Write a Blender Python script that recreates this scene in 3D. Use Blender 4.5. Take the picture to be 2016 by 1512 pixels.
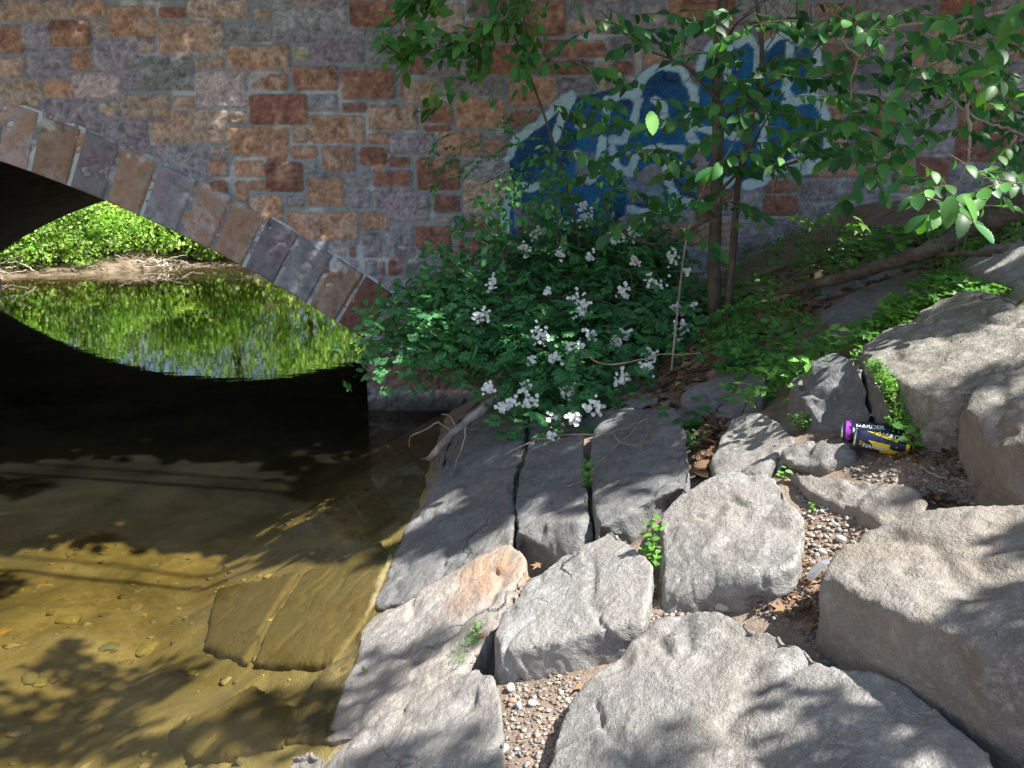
import bpy, bmesh, math, random
import numpy as np
from mathutils import Vector, Matrix
for o in list(bpy.data.objects): bpy.data.objects.remove(o)
S = bpy.context.scene; C = S.collection
rnd = random.Random(7); rng = np.random.default_rng(11)
# ---------------------------------------------------------------- camera, sky, sun, exposure
PITCH = math.radians(12); CAMH = 1.5; FPX = 1456.0
cam = bpy.data.objects.new('camera', bpy.data.cameras.new('camera')); C.objects.link(cam)
cam.data.lens = 26; cam.data.sensor_width = 36; cam.data.clip_start = 0.05; cam.data.clip_end = 500
cam.location = (0, 0, CAMH); cam.rotation_euler = (math.radians(90) - PITCH, 0, 0)
S.camera = cam
SUN = Vector((0.46, -0.27, 0.88)).normalized()
w = bpy.data.worlds.new('World'); S.world = w; w.use_nodes = True
nt = w.node_tree; bg = nt.nodes['Background']; sky = nt.nodes.new('ShaderNodeTexSky')
sky.sky_type = 'NISHITA'; sky.sun_disc = False
sky.sun_elevation = math.asin(SUN.z); sky.sun_rotation = math.atan2(SUN.x, SUN.y) % (2*math.pi)
bg.inputs['Strength'].default_value = 0.085
nt.links.new(sky.outputs[0], bg.inputs[0])
sl = bpy.data.lights.new('sun', 'SUN'); sl.energy = 4.6; sl.angle = math.radians(0.5); sl.color = (1, 0.965, 0.91)
so = bpy.data.objects.new('sun', sl); C.objects.link(so); so.rotation_euler = SUN.to_track_quat('Z', 'Y').to_euler(); so.location = (5, -5, 12)
S.view_settings.view_transform = 'Standard'; S.view_settings.look = 'None'
S.view_settings.gamma = 1; S.view_settings.use_curve_mapping = False
S.view_settings.exposure = 1.5
S.cycles.max_bounces = 8; S.cycles.transparent_max_bounces = 12

# ---------------------------------------------------------------- maths helpers
SLOPE = 0.52
def ray(px, py):
    u = (px-1008)/FPX; v = (756-py)/FPX; c, s = math.cos(PITCH), math.sin(PITCH)
    return np.array([u, c+v*s, -s+v*c])
ORG = np.array([0, 0, CAMH])
def at(px, py, d): return ORG + ray(px, py)*d
def at_y(px, py, y): r = ray(px, py); return ORG + r*(y/r[1])
def tground(px, py, h=0.0):
    r = ray(px, py); den = SLOPE*r[0]-r[2]
    t = (CAMH-SLOPE*0.5-h)/den if den > 1e-3 else 99
    q = ORG+r*t
    if q[2] < -0.75: t = (CAMH+0.75-h)/(-r[2]); q = ORG+r*t
    return t
def on_g(px, py, h=0.0): return ORG + ray(px, py)*tground(px, py, h)
def project(P):
    P = np.asarray(P, float).reshape(-1, 3)-ORG; c, s = math.cos(PITCH), math.sin(PITCH)
    d = P[:, 1]*c-P[:, 2]*s; up = P[:, 1]*s+P[:, 2]*c
    d = np.where(d < 0.05, 0.05, d)
    return 1008+FPX*P[:, 0]/d, 756-FPX*up/d
def _h(i, seed):
    x = (i[:, 0].astype(np.int64)*73856093) ^ (i[:, 1].astype(np.int64)*19349663) ^ (i[:, 2].astype(np.int64)*83492791) ^ (seed*2654435761)
    x = (x ^ (x >> 13))*1274126177; x = x & 0xffffffff; x = (x ^ (x >> 16))*2246822519 & 0xffffffff; x ^= x >> 13
    return (x & 0xffffff)/float(0xffffff)
def vn(p, seed=0):
    f = np.floor(p); i = f.astype(np.int64); t = p-f; t = t*t*(3-2*t); r = 0
    for dx in (0, 1):
        for dy in (0, 1):
            for dz in (0, 1):
                wgt = (t[:, 0] if dx else 1-t[:, 0])*(t[:, 1] if dy else 1-t[:, 1])*(t[:, 2] if dz else 1-t[:, 2])
                r = r+wgt*_h(i+np.array([dx, dy, dz]), seed)
    return r*2-1
def fbm(p, o=4, seed=0, g=0.5):
    a = 1; s = 0; tot = 0
    for k in range(o):
        s = s+a*vn(p*2**k+k*17.3, seed+k); tot += a; a *= g
    return s/tot
def inpoly(x, y, poly):
    x = np.asarray(x); y = np.asarray(y); ins = np.zeros(x.shape, bool); n = len(poly); j = n-1
    for i in range(n):
        xi, yi = poly[i][:2]; xj, yj = poly[j][:2]
        c = ((yi > y) != (yj > y)) & (x < (xj-xi)*(y-yi)/((yj-yi)+1e-12)+xi)
        ins ^= c; j = i
    return ins
def segdist(x, y, pts):
    d = np.full(np.shape(x), 1e9)
    for (x0, y0), (x1, y1) in zip(pts[:-1], pts[1:]):
        dx, dy = x1-x0, y1-y0; L = dx*dx+dy*dy+1e-12
        t = np.clip(((x-x0)*dx+(y-y0)*dy)/L, 0, 1)
        d = np.minimum(d, np.hypot(x-x0-t*dx, y-y0-t*dy))
    return d
def sstep(a, b, x): t = np.clip((x-a)/(b-a), 0, 1); return t*t*(3-2*t)

# ---------------------------------------------------------------- object helpers
def tag(o, label=None, cat=None, group=None, kind=None):
    if label: o['label'] = label
    if cat: o['category'] = cat
    if group: o['group'] = group
    if kind: o['kind'] = kind
    return o
def empty(name, loc, label, cat, group=None):
    o = bpy.data.objects.new(name, None); C.objects.link(o); o.location = loc; o.empty_display_size = .1
    return tag(o, label, cat, group)
def meshobj(name, V, Fc, mat, parent=None, col=None, smooth=True, uvn=None):
    me = bpy.data.meshes.new(name)
    V = np.asarray(V, np.float32)
    if isinstance(Fc, np.ndarray):
        n, k = Fc.shape
        me.vertices.add(len(V)); me.vertices.foreach_set('co', V.ravel())
        me.loops.add(n*k); me.loops.foreach_set('vertex_index', Fc.astype(np.int32).ravel())
        me.polygons.add(n); me.polygons.foreach_set('loop_start', np.arange(0, n*k, k, dtype=np.int32))
        me.polygons.foreach_set('loop_total', np.full(n, k, np.int32))
        me.update(calc_edges=True)
    else:
        me.from_pydata([tuple(map(float, v)) for v in V], [], Fc)
    me.validate()
    if col is not None:
        a = me.color_attributes.new('tint', 'FLOAT_COLOR', 'POINT')
        c = np.ones((len(V), 4), np.float32); c[:, :3] = col; a.data.foreach_set('color', c.ravel())
    if smooth: me.polygons.foreach_set('use_smooth', np.ones(len(me.polygons), bool))
    me.materials.append(mat)
    o = bpy.data.objects.new(name, me); C.objects.link(o)
    if parent is not None:
        o.parent = parent; o.matrix_parent_inverse = Matrix.Translation(parent.location).inverted() if parent.type == 'EMPTY' else Matrix.Identity(4)
    return o
class MB:
    def __init__(s): s.V = []; s.F = []; s.C = []; s.n = 0
    def add(s, V, F, col=None):
        V = np.asarray(V, float); F = np.asarray(F)
        s.V.append(V); s.F.append(F+s.n); s.n += len(V)
        s.C.append(np.broadcast_to(np.array(col if col is not None else (1, 1, 1), float), (len(V), 3)))
    def build(s, name, mat, parent=None, smooth=True):
        V = np.concatenate(s.V); Cc = np.concatenate(s.C)
        ks = {f.shape[1] for f in s.F}
        if len(ks) == 1: F = np.concatenate(s.F)
        else:
            F = []
            for f in s.F: F += f.tolist()
        return meshobj(name, V, F, mat, parent, Cc, smooth)
def tube(mb, pts, r, n=6, col=None, jit=0.0):
    pts = np.asarray(pts, float); m = len(pts); r = np.broadcast_to(np.asarray(r, float), (m,)) if np.ndim(r) else np.full(m, r)
    T = np.gradient(pts, axis=0); T /= np.linalg.norm(T, axis=1)[:, None]+1e-9
    up = np.array([0.13, 0.21, 1.0]) if abs(T[:, 2]).mean() < .8 else np.array([1, .1, .2])
    A = np.cross(T, up); A /= np.linalg.norm(A, axis=1)[:, None]; B = np.cross(T, A)
    th = np.linspace(0, 2*np.pi, n, endpoint=False)
    rr = r[:, None]*(1+jit*rng.standard_normal((m, n)))
    V = pts[:, None]+rr[..., None]*(A[:, None]*np.cos(th)[None, :, None]+B[:, None]*np.sin(th)[None, :, None])
    V = V.reshape(-1, 3); F = []
    for i in range(m-1):
        for k in range(n): F.append((i*n+k, i*n+(k+1) % n, (i+1)*n+(k+1) % n, (i+1)*n+k))
    V = np.concatenate([V, pts[:1], pts[-1:]]); a = m*n
    for k in range(n):
        F.append((a, (k+1) % n, k, k)); F.append((a+1, (m-1)*n+k, (m-1)*n+(k+1) % n, (m-1)*n+(k+1) % n))
    F = [f if len(set(f)) == 4 else f for f in F]
    # caps as quads with mid vertex duplicated are invalid: split them out
    q = [f for f in F if len(set(f)) == 4]
    mb.add(V, np.array(q), col)
def spline(pts, n=24, jit=0.0, seed=None):
    P = np.asarray(pts, float)
    if len(P) == 2: P = np.array([P[0], (P[0]+P[1])/2, P[1]])
    P = np.concatenate([[2*P[0]-P[1]], P, [2*P[-1]-P[-2]]]); out = []
    segs = len(P)-3; per = max(2, n//segs)
    for i in range(segs):
        t = np.linspace(0, 1, per, endpoint=False)[:, None]; a, b, c, d = P[i:i+4]
        out.append(.5*((2*b)+(-a+c)*t+(2*a-5*b+4*c-d)*t**2+(-a+3*b-3*c+d)*t**3))
    out.append(P[-2][None]); R = np.concatenate(out)
    if jit: R[1:-1] += rng.standard_normal(R[1:-1].shape)*jit
    return R

# ---------------------------------------------------------------- material helpers
class NM:
    def __init__(s, name):
        s.m = bpy.data.materials.new(name); s.m.use_nodes = True; s.t = s.m.node_tree; s.b = s.t.nodes['Principled BSDF']; s.out = s.t.nodes['Material Output']
        s.geo = s.t.nodes.new('ShaderNodeNewGeometry')
    def n(s, typ, **k):
        x = s.t.nodes.new('ShaderNode'+typ)
        for a, v in k.items(): setattr(x, a, v)
        return x
    def l(s, a, b): s.t.links.new(a, b)
    def pos(s, scale=(1, 1, 1)):
        mp = s.n('Mapping'); s.l(s.geo.outputs['Position'], mp.inputs[0]); mp.inputs['Scale'].default_value = scale; return mp.outputs[0]
    def noise(s, scale, detail=4, rough=.55, vec=None, dist=0):
        x = s.n('TexNoise'); x.inputs['Scale'].default_value = scale; x.inputs['Detail'].default_value = detail
        x.inputs['Roughness'].default_value = rough; x.inputs['Distortion'].default_value = dist
        s.l(vec if vec is not None else s.geo.outputs['Position'], x.inputs['Vector']); return x.outputs['Fac']
    def vor(s, scale, vec=None, feature='F1'):
        x = s.n('TexVoronoi', feature=feature); x.inputs['Scale'].default_value = scale
        s.l(vec if vec is not None else s.geo.outputs['Position'], x.inputs['Vector']); return x
    def ramp(s, fac, stops):
        x = s.n('ValToRGB'); e = x.color_ramp.elements
        while len(e) < len(stops): e.new(0.5)
        for el, (p, c) in zip(e, stops): el.position = p; el.color = (*c, 1) if len(c) == 3 else c
        s.l(fac, x.inputs[0]); return x.outputs[0]
    def rng(s, fac, a, b, c=0, d=1):
        x = s.n('MapRange'); s.l(fac, x.inputs[0])
        for i, v in zip((1, 2, 3, 4), (a, b, c, d)): x.inputs[i].default_value = v
        return x.outputs[0]
    def mix(s, fac, a, b, mode='MIX'):
        x = s.n('Mix', data_type='RGBA', blend_type=mode)
        if isinstance(fac, (int, float)): x.inputs[0].default_value = fac
        else: s.l(fac, x.inputs[0])
        for i, v in ((6, a), (7, b)):
            if isinstance(v, tuple): x.inputs[i].default_value = (*v, 1)
            else: s.l(v, x.inputs[i])
        return x.outputs[2]
    def math(s, op, a, b=0.0, c=None):
        x = s.n('Math', operation=op)
        for i, v in enumerate((a, b) if c is None else (a, b, c)):
            if isinstance(v, (int, float)): x.inputs[i].default_value = v
            else: s.l(v, x.inputs[i])
        return x.outputs[0]
    def attr(s, name='tint'):
        x = s.n('Attribute'); x.attribute_name = name; return x.outputs['Color']
    def bump(s, h, dist=.01, strength=1.0, prev=None):
        x = s.n('Bump'); x.inputs['Distance'].default_value = dist; x.inputs['Strength'].default_value = strength
        s.l(h, x.inputs['Height'])
        if prev is not None: s.l(prev, x.inputs['Normal'])
        return x.outputs[0]
    def done(s, col, rough=.9, normal=None, spec=.3):
        if isinstance(col, tuple): s.b.inputs['Base Color'].default_value = (*col, 1)
        else: s.l(col, s.b.inputs['Base Color'])
        if isinstance(rough, (int, float)): s.b.inputs['Roughness'].default_value = rough
        else: s.l(rough, s.b.inputs['Roughness'])
        s.b.inputs['Specular IOR Level'].default_value = spec
        if normal is not None: s.l(normal, s.b.inputs['Normal'])
        return s.m
def mat_rock(name, base, light, dark, stain=None, lichen=0.0, stripe=0.0, bump=1.0):
    k = NM(name)
    mot = k.noise(5, 5, .6); fine = k.noise(260, 3, .7); mid = k.noise(38, 5, .65)
    c = k.mix(k.rng(mot, .35, .68), dark, base)
    c = k.mix(k.rng(mid, .52, .72), c, light)
    # granite grain: pale feldspar and dark mica specks
    c = k.mix(k.rng(fine, .54, .7, 0, .5), c, tuple(min(1, x*1.5) for x in light))
    c = k.mix(k.rng(k.noise(230, 3, .7), .56, .7, 0, .5), c, tuple(x*.45 for x in dark))
    # broad warm and cool weathering, dirt blotches and hairline cracks
    c = k.mix(k.rng(k.noise(1.9, 5, .6, dist=.5), .42, .66, 0, .5), c, tuple(x*f for x, f in zip(base, (.95, .84, .7))))
    c = k.mix(k.rng(k.noise(3.1, 7, .72, dist=1.0), .56, .7, 0, .5), c, tuple(x*.55 for x in dark))
    wv = k.n('VectorMath', operation='ADD'); nz_ = k.n('TexNoise'); nz_.inputs['Scale'].default_value = 4; nz_.inputs['Detail'].default_value = 6; k.l(k.geo.outputs['Position'], nz_.inputs['Vector']); sc_ = k.n('VectorMath', operation='SCALE'); sc_.inputs['Scale'].default_value = .35; k.l(nz_.outputs['Color'], sc_.inputs[0]); k.l(sc_.outputs[0], wv.inputs[0]); k.l(k.geo.outputs['Position'], wv.inputs[1])
    crk = k.vor(1.7, wv.outputs[0], 'DISTANCE_TO_EDGE').outputs['Distance']; crk = k.math('MULTIPLY', k.rng(crk, .012, .0, 0, 1), k.rng(k.noise(2.2, 3), .5, .62)); c = k.mix(k.math('MULTIPLY', crk, .75), c, tuple(x*.3 for x in dark))
    if stripe:
        sv = k.pos((7, 40, 60)); st = k.noise(1.3, 5, .65, vec=sv, dist=.4)
        c = k.mix(k.rng(st, .45, .75, 0, stripe), c, tuple(x*.4 for x in dark))
    if lichen:
        lv = k.noise(11, 7, .75); c = k.mix(k.rng(lv, .6, .7, 0, lichen), c, (.62, .64, .6))
    if stain:
        (sx, sy, sz), srad, scol = stain
        vm = k.n('VectorMath', operation='DISTANCE'); k.l(k.geo.outputs['Position'], vm.inputs[0]); vm.inputs[1].default_value = (sx, sy, sz)
        d = k.math('ADD', vm.outputs['Value'], k.math('MULTIPLY', k.noise(5, 6, .7), .5))
        sm = k.rng(d, srad+.25, srad*.3+.2, 0, 1); sm = k.math('MULTIPLY', sm, k.rng(k.noise(1.5, 6, .7, vec=k.pos((14, 4, 10))), .35, .6, .15, .85)); c = k.mix(sm, c, scol)
    # algae and wet darkening just above and below the waterline
    sep = k.n('SeparateXYZ'); k.l(k.geo.outputs['Position'], sep.inputs[0])
    zz = k.math('ADD', sep.outputs[2], k.math('MULTIPLY', k.noise(6, 5), .05))
    c = k.mix(k.rng(zz, .034, .02, 0, .8), c, (.11, .085, .03))
    h = k.math('ADD', k.math('MULTIPLY', mid, .8), k.math('MULTIPLY', fine, .22))
    h = k.math('ADD', h, k.math('MULTIPLY', k.noise(90, 4, .7), .5)); h = k.math('SUBTRACT', h, k.math('MULTIPLY', crk, .8))
    return k.done(c, k.rng(zz, .02, .04, .45, .88), k.bump(h, .013*bump, .9), .35)
def mat_leaf(name, base, var, trans=.4, rough=.45, spec=.45, vr=(.6, 1.4)):
    k = NM(name); a = k.attr(); sp = k.n('SeparateColor'); k.l(a, sp.inputs[0])
    c = k.mix(sp.outputs[0], base, var)
    hv = k.n('HueSaturation'); k.l(c, hv.inputs['Color']); k.l(k.rng(sp.outputs[1], 0, 1, *vr), hv.inputs['Value'])
    c = hv.outputs[0]
    k.done(c, rough, None, spec)
    tr = k.n('BsdfTranslucent'); tc = k.mix(1.0, c, (1.5, 1.6, .55), 'MULTIPLY'); k.l(tc, tr.inputs[0])
    mx = k.n('MixShader'); mx.inputs[0].default_value = trans; k.l(k.b.outputs[0], mx.inputs[1]); k.l(tr.outputs[0], mx.inputs[2])
    k.l(mx.outputs[0], k.out.inputs[0]); return k.m
def mat_bark(name, a, b, sc=(30, 30, 6), bump=.006):
    k = NM(name); v = k.pos(sc); n1 = k.noise(1.2, 6, .7, vec=v, dist=.6)
    c = k.ramp(n1, [(.3, a), (.7, b)]); c = k.mix(k.rng(k.noise(7), .5, .7, 0, .5), c, tuple(x*1.6 for x in b))
    return k.done(c, .9, k.bump(n1, bump, .9), .2)

# ---------------------------------------------------------------- ground, river bed, far bank
WY = 6.0; FY = 20.0                       # near and far faces of the bridge
CX, CZ, RI, RT = -7.6, -8.6, 11.2, 0.46   # arch circle: centre, intrados radius, ring thickness
SPX = -1.2                                # right springing
def softmin(a, b, k=.15): return -np.log(np.exp(-a/k)+np.exp(-b/k))*k
DEPR = [(978, 1300, .07, .22), (1050, 1090, .09, .2), (1110, 1105, .08, .2), (1165, 1050, .08, .2), (1292, 1150, .05, .12), (1700, 1270, .06, .1), (1900, 1440, .14, .16),
        (1960, 1000, .10, .05), (900, 900, .1, .1), (1010, 1000, .06, .25), (1220, 1040, .1, .12), (1800, 830, .08, .06)]
DEPR = [(*on_g(a, b)[:2], r, d) for a, b, r, d in DEPR]
def ground_z(x, y):
    x = np.asarray(x, float); y = np.asarray(y, float)
    p = np.stack([x.ravel(), y.ravel(), np.zeros(x.size)], 1)
    n1 = fbm(p*1.1, 3, 3).reshape(x.shape); n2 = fbm(p*6, 4, 5).reshape(x.shape); n3 = fbm(p*30, 3, 9).reshape(x.shape)
    near = SLOPE*(x+.5)+.012
    near = softmin(near, np.full(x.shape, 1.70), .06)
    near = np.where(y > 6.6, np.minimum(near, np.where(x > -1.2, near, near)), near)
    bed = -.74+.07*n1
    z = np.maximum(near, bed)
    # the left bank upstream, far away to the left
    z = np.maximum(z, np.where(x < -14.3, (-14.3-x)*1.2-.7, -9))
    # far bank beyond the bridge
    yb = np.interp(x, [-40, -16, -13.6, -12.8, -11, -7, 30], [21.5, 22.0, 24.2, 28, 30, 33, 33])
    far = np.where(y > 20.2, (y-yb)*.16+.08*n1-.02, -9)
    far = softmin(far, np.full(x.shape, 5.0), .8)
    z = np.where(y > 20.2, np.maximum(z*0+bed, far), z)
    for dx, dy, r, d in DEPR: z = z-d*np.exp(-((x-dx)**2+(y-dy)**2)/(r*r))
    amp = np.where(y < 6.5, 1, 3)
    z = z+amp*(.022*n2+.005*n3)
    return z
def axis(segs):
    out = []
    for a, b, st in segs: out.append(np.arange(a, b-1e-9, st))
    out.append([segs[-1][1]]); return np.concatenate(out)
gx = axis([(-60, -18, 3), (-18, -5, .4), (-5, -1, .07), (-1, 2.6, .014), (2.6, 4.5, .04), (4.5, 40, 2.5)])
gy = axis([(-12, .6, .5), (.6, 4.2, .014), (4.2, 6.4, .03), (6.4, 20, .7), (20, 38, .3), (38, 90, 4)])
GX, GY = np.meshgrid(gx, gy); GZ = ground_z(GX, GY)
nx, ny = len(gx), len(gy); idx = np.arange(nx*ny).reshape(ny, nx)
GF = np.stack([idx[:-1, :-1], idx[:-1, 1:], idx[1:, 1:], idx[1:, :-1]], -1).reshape(-1, 4)
k = NM('soil_and_bed')
sep = k.n('SeparateXYZ'); k.l(k.geo.outputs['Position'], sep.inputs[0])
soil = k.ramp(k.noise(9, 6, .65), [(.3, (.18, .135, .10)), (.55, (.30, .235, .185)), (.75, (.38, .31, .25))])
soil = k.mix(k.rng(k.noise(70, 4, .7), .56, .7, 0, .6), soil, (.36, .3, .25))
soil = k.mix(k.rng(k.noise(45, 3, .7), .58, .72, 0, .7), soil, (.05, .03, .02))
bedc = k.ramp(k.noise(1.7, 7, .62, dist=.6), [(.28, (.10, .09, .045)), (.42, (.22, .185, .09)), (.56, (.34, .28, .14)), (.72, (.45, .37, .2))])
bedc = k.mix(k.rng(k.noise(11, 6, .72, dist=.4), .48, .66, 0, .75), bedc, (.2, .17, .1)); bedc = k.mix(k.rng(k.vor(9, k.pos((1, 1.6, 1))).outputs['Distance'], .18, .05, 0, .5), bedc, (.52, .42, .24))
bc = k.mix(k.rng(sep.outputs[2], .0, .05), bedc, soil)
far_soil = k.mix(k.rng(k.noise(2.5, 6, .7), .4, .62), (.06, .042, .026), (.22, .165, .12))
bc = k.mix(k.rng(sep.outputs[1], 20.2, 20.3), bc, far_soil)
hb = k.math('ADD', k.noise(60, 6, .7), k.math('MULTIPLY', k.noise(220, 3), .4))
m_soil = k.done(bc, .95, k.bump(hb, .012, .9), .15)
gr = meshobj('ground', np.stack([GX, GY, GZ], -1).reshape(-1, 3), GF, m_soil); tag(gr, kind='structure')

# ---------------------------------------------------------------- water: closed body with murky absorption
k = NM('river_water')
lw = k.n('LayerWeight'); fr = k.n('Fresnel'); fr.inputs['IOR'].default_value = 1.33
tr = k.n('BsdfTransparent'); tr.inputs[0].default_value = (.93, .9, .74, 1)
gl = k.n('BsdfGlossy'); gl.inputs['Roughness'].default_value = 0.0
wn = k.noise(1.0, 3, .5, vec=k.pos((2.2, 5.0, 1))); wn2 = k.noise(1.0, 2, .5, vec=k.pos((9, 16, 1)))
hh = k.math('ADD', wn, k.math('MULTIPLY', wn2, .12)); bp = k.bump(hh, .0007, 1.0)
k.l(bp, gl.inputs['Normal']); k.l(bp, fr.inputs['Normal'])
mx = k.n('MixShader'); k.l(fr.outputs[0], mx.inputs[0]); k.l(tr.outputs[0], mx.inputs[1]); k.l(gl.outputs[0], mx.inputs[2])
df = k.n('BsdfDiffuse'); df.inputs[0].default_value = (.30, .29, .20, 1); silt = k.n('MixShader'); k.l(k.rng(k.noise(1.3, 4, .6), .3, .7, .006, .045), silt.inputs[0]); k.l(mx.outputs[0], silt.inputs[1]); k.l(df.outputs[0], silt.inputs[2])
k.l(silt.outputs[0], k.out.inputs[0])
va = k.n('VolumeAbsorption'); va.inputs['Color'].default_value = (.58, .54, .32, 1); va.inputs['Density'].default_value = .75
k.l(va.outputs[0], k.out.inputs['Volume']); m_water = k.m
x0, x1, y0, y1 = -59, 1.2, -11, 60
WV = [(x0, y0, 0), (x1, y0, 0), (x1, y1, 0), (x0, y1, 0), (x0, y0, -1.6), (x1, y0, -1.6), (x1, y1, -1.6), (x0, y1, -1.6)]
WF = [(0, 1, 2, 3), (7, 6, 5, 4), (0, 4, 5, 1), (1, 5, 6, 2), (2, 6, 7, 3), (3, 7, 4, 0)]
wo = meshobj('water', WV, WF, m_water, smooth=False); tag(wo, kind='structure')

# ---------------------------------------------------------------- stone bridge
bridge = empty('stone_bridge', (-1.2, WY, 0), 'rough ashlar stone arch bridge with faded blue graffiti standing in the river', 'bridge')
COL = dict(O=(.41, .215, .105), T=(.42, .31, .21), G=(.27, .275, .28), P=(.27, .225, .25), R=(.27, .105, .06), K=(.43, .34, .30), D=(.2, .215, .19), B=(.5, .4, .26), U=(.2, .13, .1))
def w1(q): a, b, c, d, t = q; s = 2.653; return (a/s, b/s, c/s, d/s, t)
def w2(q): a, b, c, d, t = q; s = 2.88; return (700+a/s, b/s, 700+c/s, d/s, t)
def w4(q): a, b, c, d, t = q; s = 2.908; return (400+a/s, 380+b/s, 400+c/s, 380+d/s, t)
TR = [w1(q) for q in [(0,0,240,115,'T'),(250,0,360,95,'T'),(375,0,550,95,'O'),(570,25,808,198,'O'),(835,35,970,97,'R'),(985,0,1292,95,'T'),(1320,35,1410,112,'T'),(1500,0,1700,28,'T'),(1705,0,1812,35,'P'),
 (1430,40,1805,180,'G'),(1825,0,2070,140,'R'),(0,128,120,287,'R'),(128,125,258,245,'P'),(270,105,470,245,'R'),(485,110,572,195,'T'),(0,300,128,408,'O'),(138,255,372,408,'G'),(382,255,485,375,'R'),
 (492,208,716,382,'P'),(722,215,817,280,'T'),(833,105,1166,292,'T'),(1182,125,1420,218,'G'),(1188,232,1517,372,'O'),(1425,185,1620,228,'P'),(1530,240,1622,322,'B'),(1628,200,1902,330,'P'),
 (1815,145,1910,192,'G'),(1920,150,2085,340,'D'),(0,418,217,560,'T'),(232,420,376,510,'O'),(388,385,622,522,'K'),(632,388,725,477,'P'),(733,290,1010,477,'D'),(1018,303,1167,366,'T'),(1028,375,1287,567,'K'),
 (1308,385,1505,475,'O'),(1530,340,1767,472,'R'),(1783,355,2060,522,'R'),(232,515,508,700,'P'),(520,530,625,612,'T'),(638,490,887,622,'T'),(903,498,1020,562,'T'),(1310,488,1602,652,'R'),(1613,490,1767,582,'G'),
 (1783,535,1912,592,'R'),(1923,540,2070,682,'T'),(523,625,777,810,'P'),(788,635,897,742,'T'),(903,573,1190,752,'T'),(1198,580,1302,648,'T'),(1618,600,1907,747,'O'),(793,760,1085,960,'G'),(1088,770,1196,810,'T'),
 (1205,665,1507,817,'O'),(1518,665,1612,747,'T'),(1523,755,1657,827,'O'),(1928,690,2070,752,'R'),(1093,820,1192,922,'O'),(1228,835,1377,927,'O'),(1393,845,1582,1002,'R'),(1593,845,1657,912,'G'),(1683,760,1852,897,'O'),
 (1878,765,2060,862,'P'),(1098,945,1190,1015,'R'),(1233,945,1292,1060,'O'),(1298,938,1387,997,'O'),(1308,1018,1477,1170,'O'),(1498,1020,1592,1082,'P'),(1603,925,1802,1082,'O'),(1813,925,1930,977,'G'),
 (1938,880,2040,977,'G'),(1873,870,1930,912,'G'),(1503,1103,1872,1262,'O'),(1828,988,1932,1087,'P'),(1950,988,2030,1087,'P'),(1880,1105,2030,1205,'O')]]
TR += [w2(q) for q in [(385,185,640,250,'P'),(400,260,650,432,'P'),(275,455,457,578,'T'),(470,470,860,542,'G'),(80,595,352,737,'O'),(364,600,557,702,'R'),(573,558,845,732,'O'),(865,430,1150,612,'O'),(858,625,1040,737,'R'),
 (84,750,182,817,'O'),(190,755,447,872,'P'),(468,740,717,887,'O'),(728,790,880,887,'O'),(25,835,177,937,'R'),(193,890,312,950,'R'),(348,895,592,1077,'R'),(98,965,322,1062,'R'),(618,1023,862,1212,'T'),
 (103,1085,167,1182,'P'),(183,1093,417,1252,'P'),(438,1100,592,1207,'R'),(598,1230,772,1327,'R'),(783,1240,1035,1327,'R'),(50,1205,162,1292,'O'),(190,1268,332,1312,'G'),(343,1280,542,1412,'R'),(573,1345,707,1442,'R'),
 (713,1345,860,1442,'R'),(945,0,1192,205,'R'),(1213,0,1500,122,'P'),(1060,225,1420,330,'R'),(1010,340,1330,425,'R')]]
TR += [w4(q) for q in [(735,300,817,392,'K'),(833,305,878,372,'R'),(913,222,1022,372,'P'),(1043,230,1112,377,'G'),(1143,235,1207,307,'P'),(1148,320,1372,472,'D'),(1388,330,1500,472,'R'),(820,383,890,460,'P'),
 (928,383,1000,480,'G'),(1010,388,1042,472,'R'),(1058,385,1112,472,'R'),(1018,490,1222,562,'P'),(1230,490,1382,562,'R'),(1010,575,1260,700,'P'),(1275,575,1460,700,'R'),(1010,712,1300,865,'U'),(1315,712,1600,865,'P'),
 (1475,575,1760,700,'R'),(940,880,1450,1130,'U'),(1478,880,1900,1130,'U'),(940,1150,1052,1240,'G'),(1083,1150,1500,1240,'D'),(1515,1150,1900,1240,'D'),(940,1252,1120,1520,'T'),(1135,1252,1500,1520,'U')]]
stones = []
for (a, b, c, d, t) in TR:
    p = at_y(a, d, WY); q = at_y(c, b, WY); stones.append((p[0], p[2], q[0], q[2], t))
# fill the rest of the face with random ashlar
cell = .058; cx0, cz0 = -15.6, -.8; ncx, ncz = int(25/cell), int(5.4/cell)
occ = np.zeros((ncx, ncz), bool)
for (a, b, c, d, t) in stones:
    i0, i1 = int((a-cx0)/cell+.35), int((c-cx0)/cell+.65); j0, j1 = int((b-cz0)/cell+.35), int((d-cz0)/cell+.65)
    occ[i0:max(i1, i0+1), j0:max(j1, j0+1)] = True
for j in range(ncz):
    for i in range(ncx):
        if occ[i, j]: continue
        wv, hv = rnd.choice([(4, 2), (6, 3), (8, 4), (9, 4), (7, 3), (5, 4), (10, 5), (3, 2), (8, 3)])
        ww = 1
        while ww < wv and i+ww < ncx and not occ[i+ww, j]: ww += 1
        hv = min(hv, ncz-j); hh_ = 1
        while hh_ < hv and not occ[i:i+ww, j+hh_].any(): hh_ += 1
        occ[i:i+ww, j:j+hh_] = True
        t = rnd.choice('OORRTTPPPPGGGDKU')
        X0, Z0 = cx0+i*cell, cz0+j*cell
        if (ww < 2 or hh_ < 2): 
            if ww*hh_ < 2: continue
        stones.append((X0+.006, Z0+.006, X0+ww*cell-.006, Z0+hh_*cell-.006, t))
wx = axis([(-15.5, -4.5, .05), (-4.5, 1.3, .0125), (1.3, 4.4, .018), (4.4, 9, .08)])
wz = axis([(-.75, -.3, .05), (-.3, 3.25, .0125), (3.25, 4.55, .06)])
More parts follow.
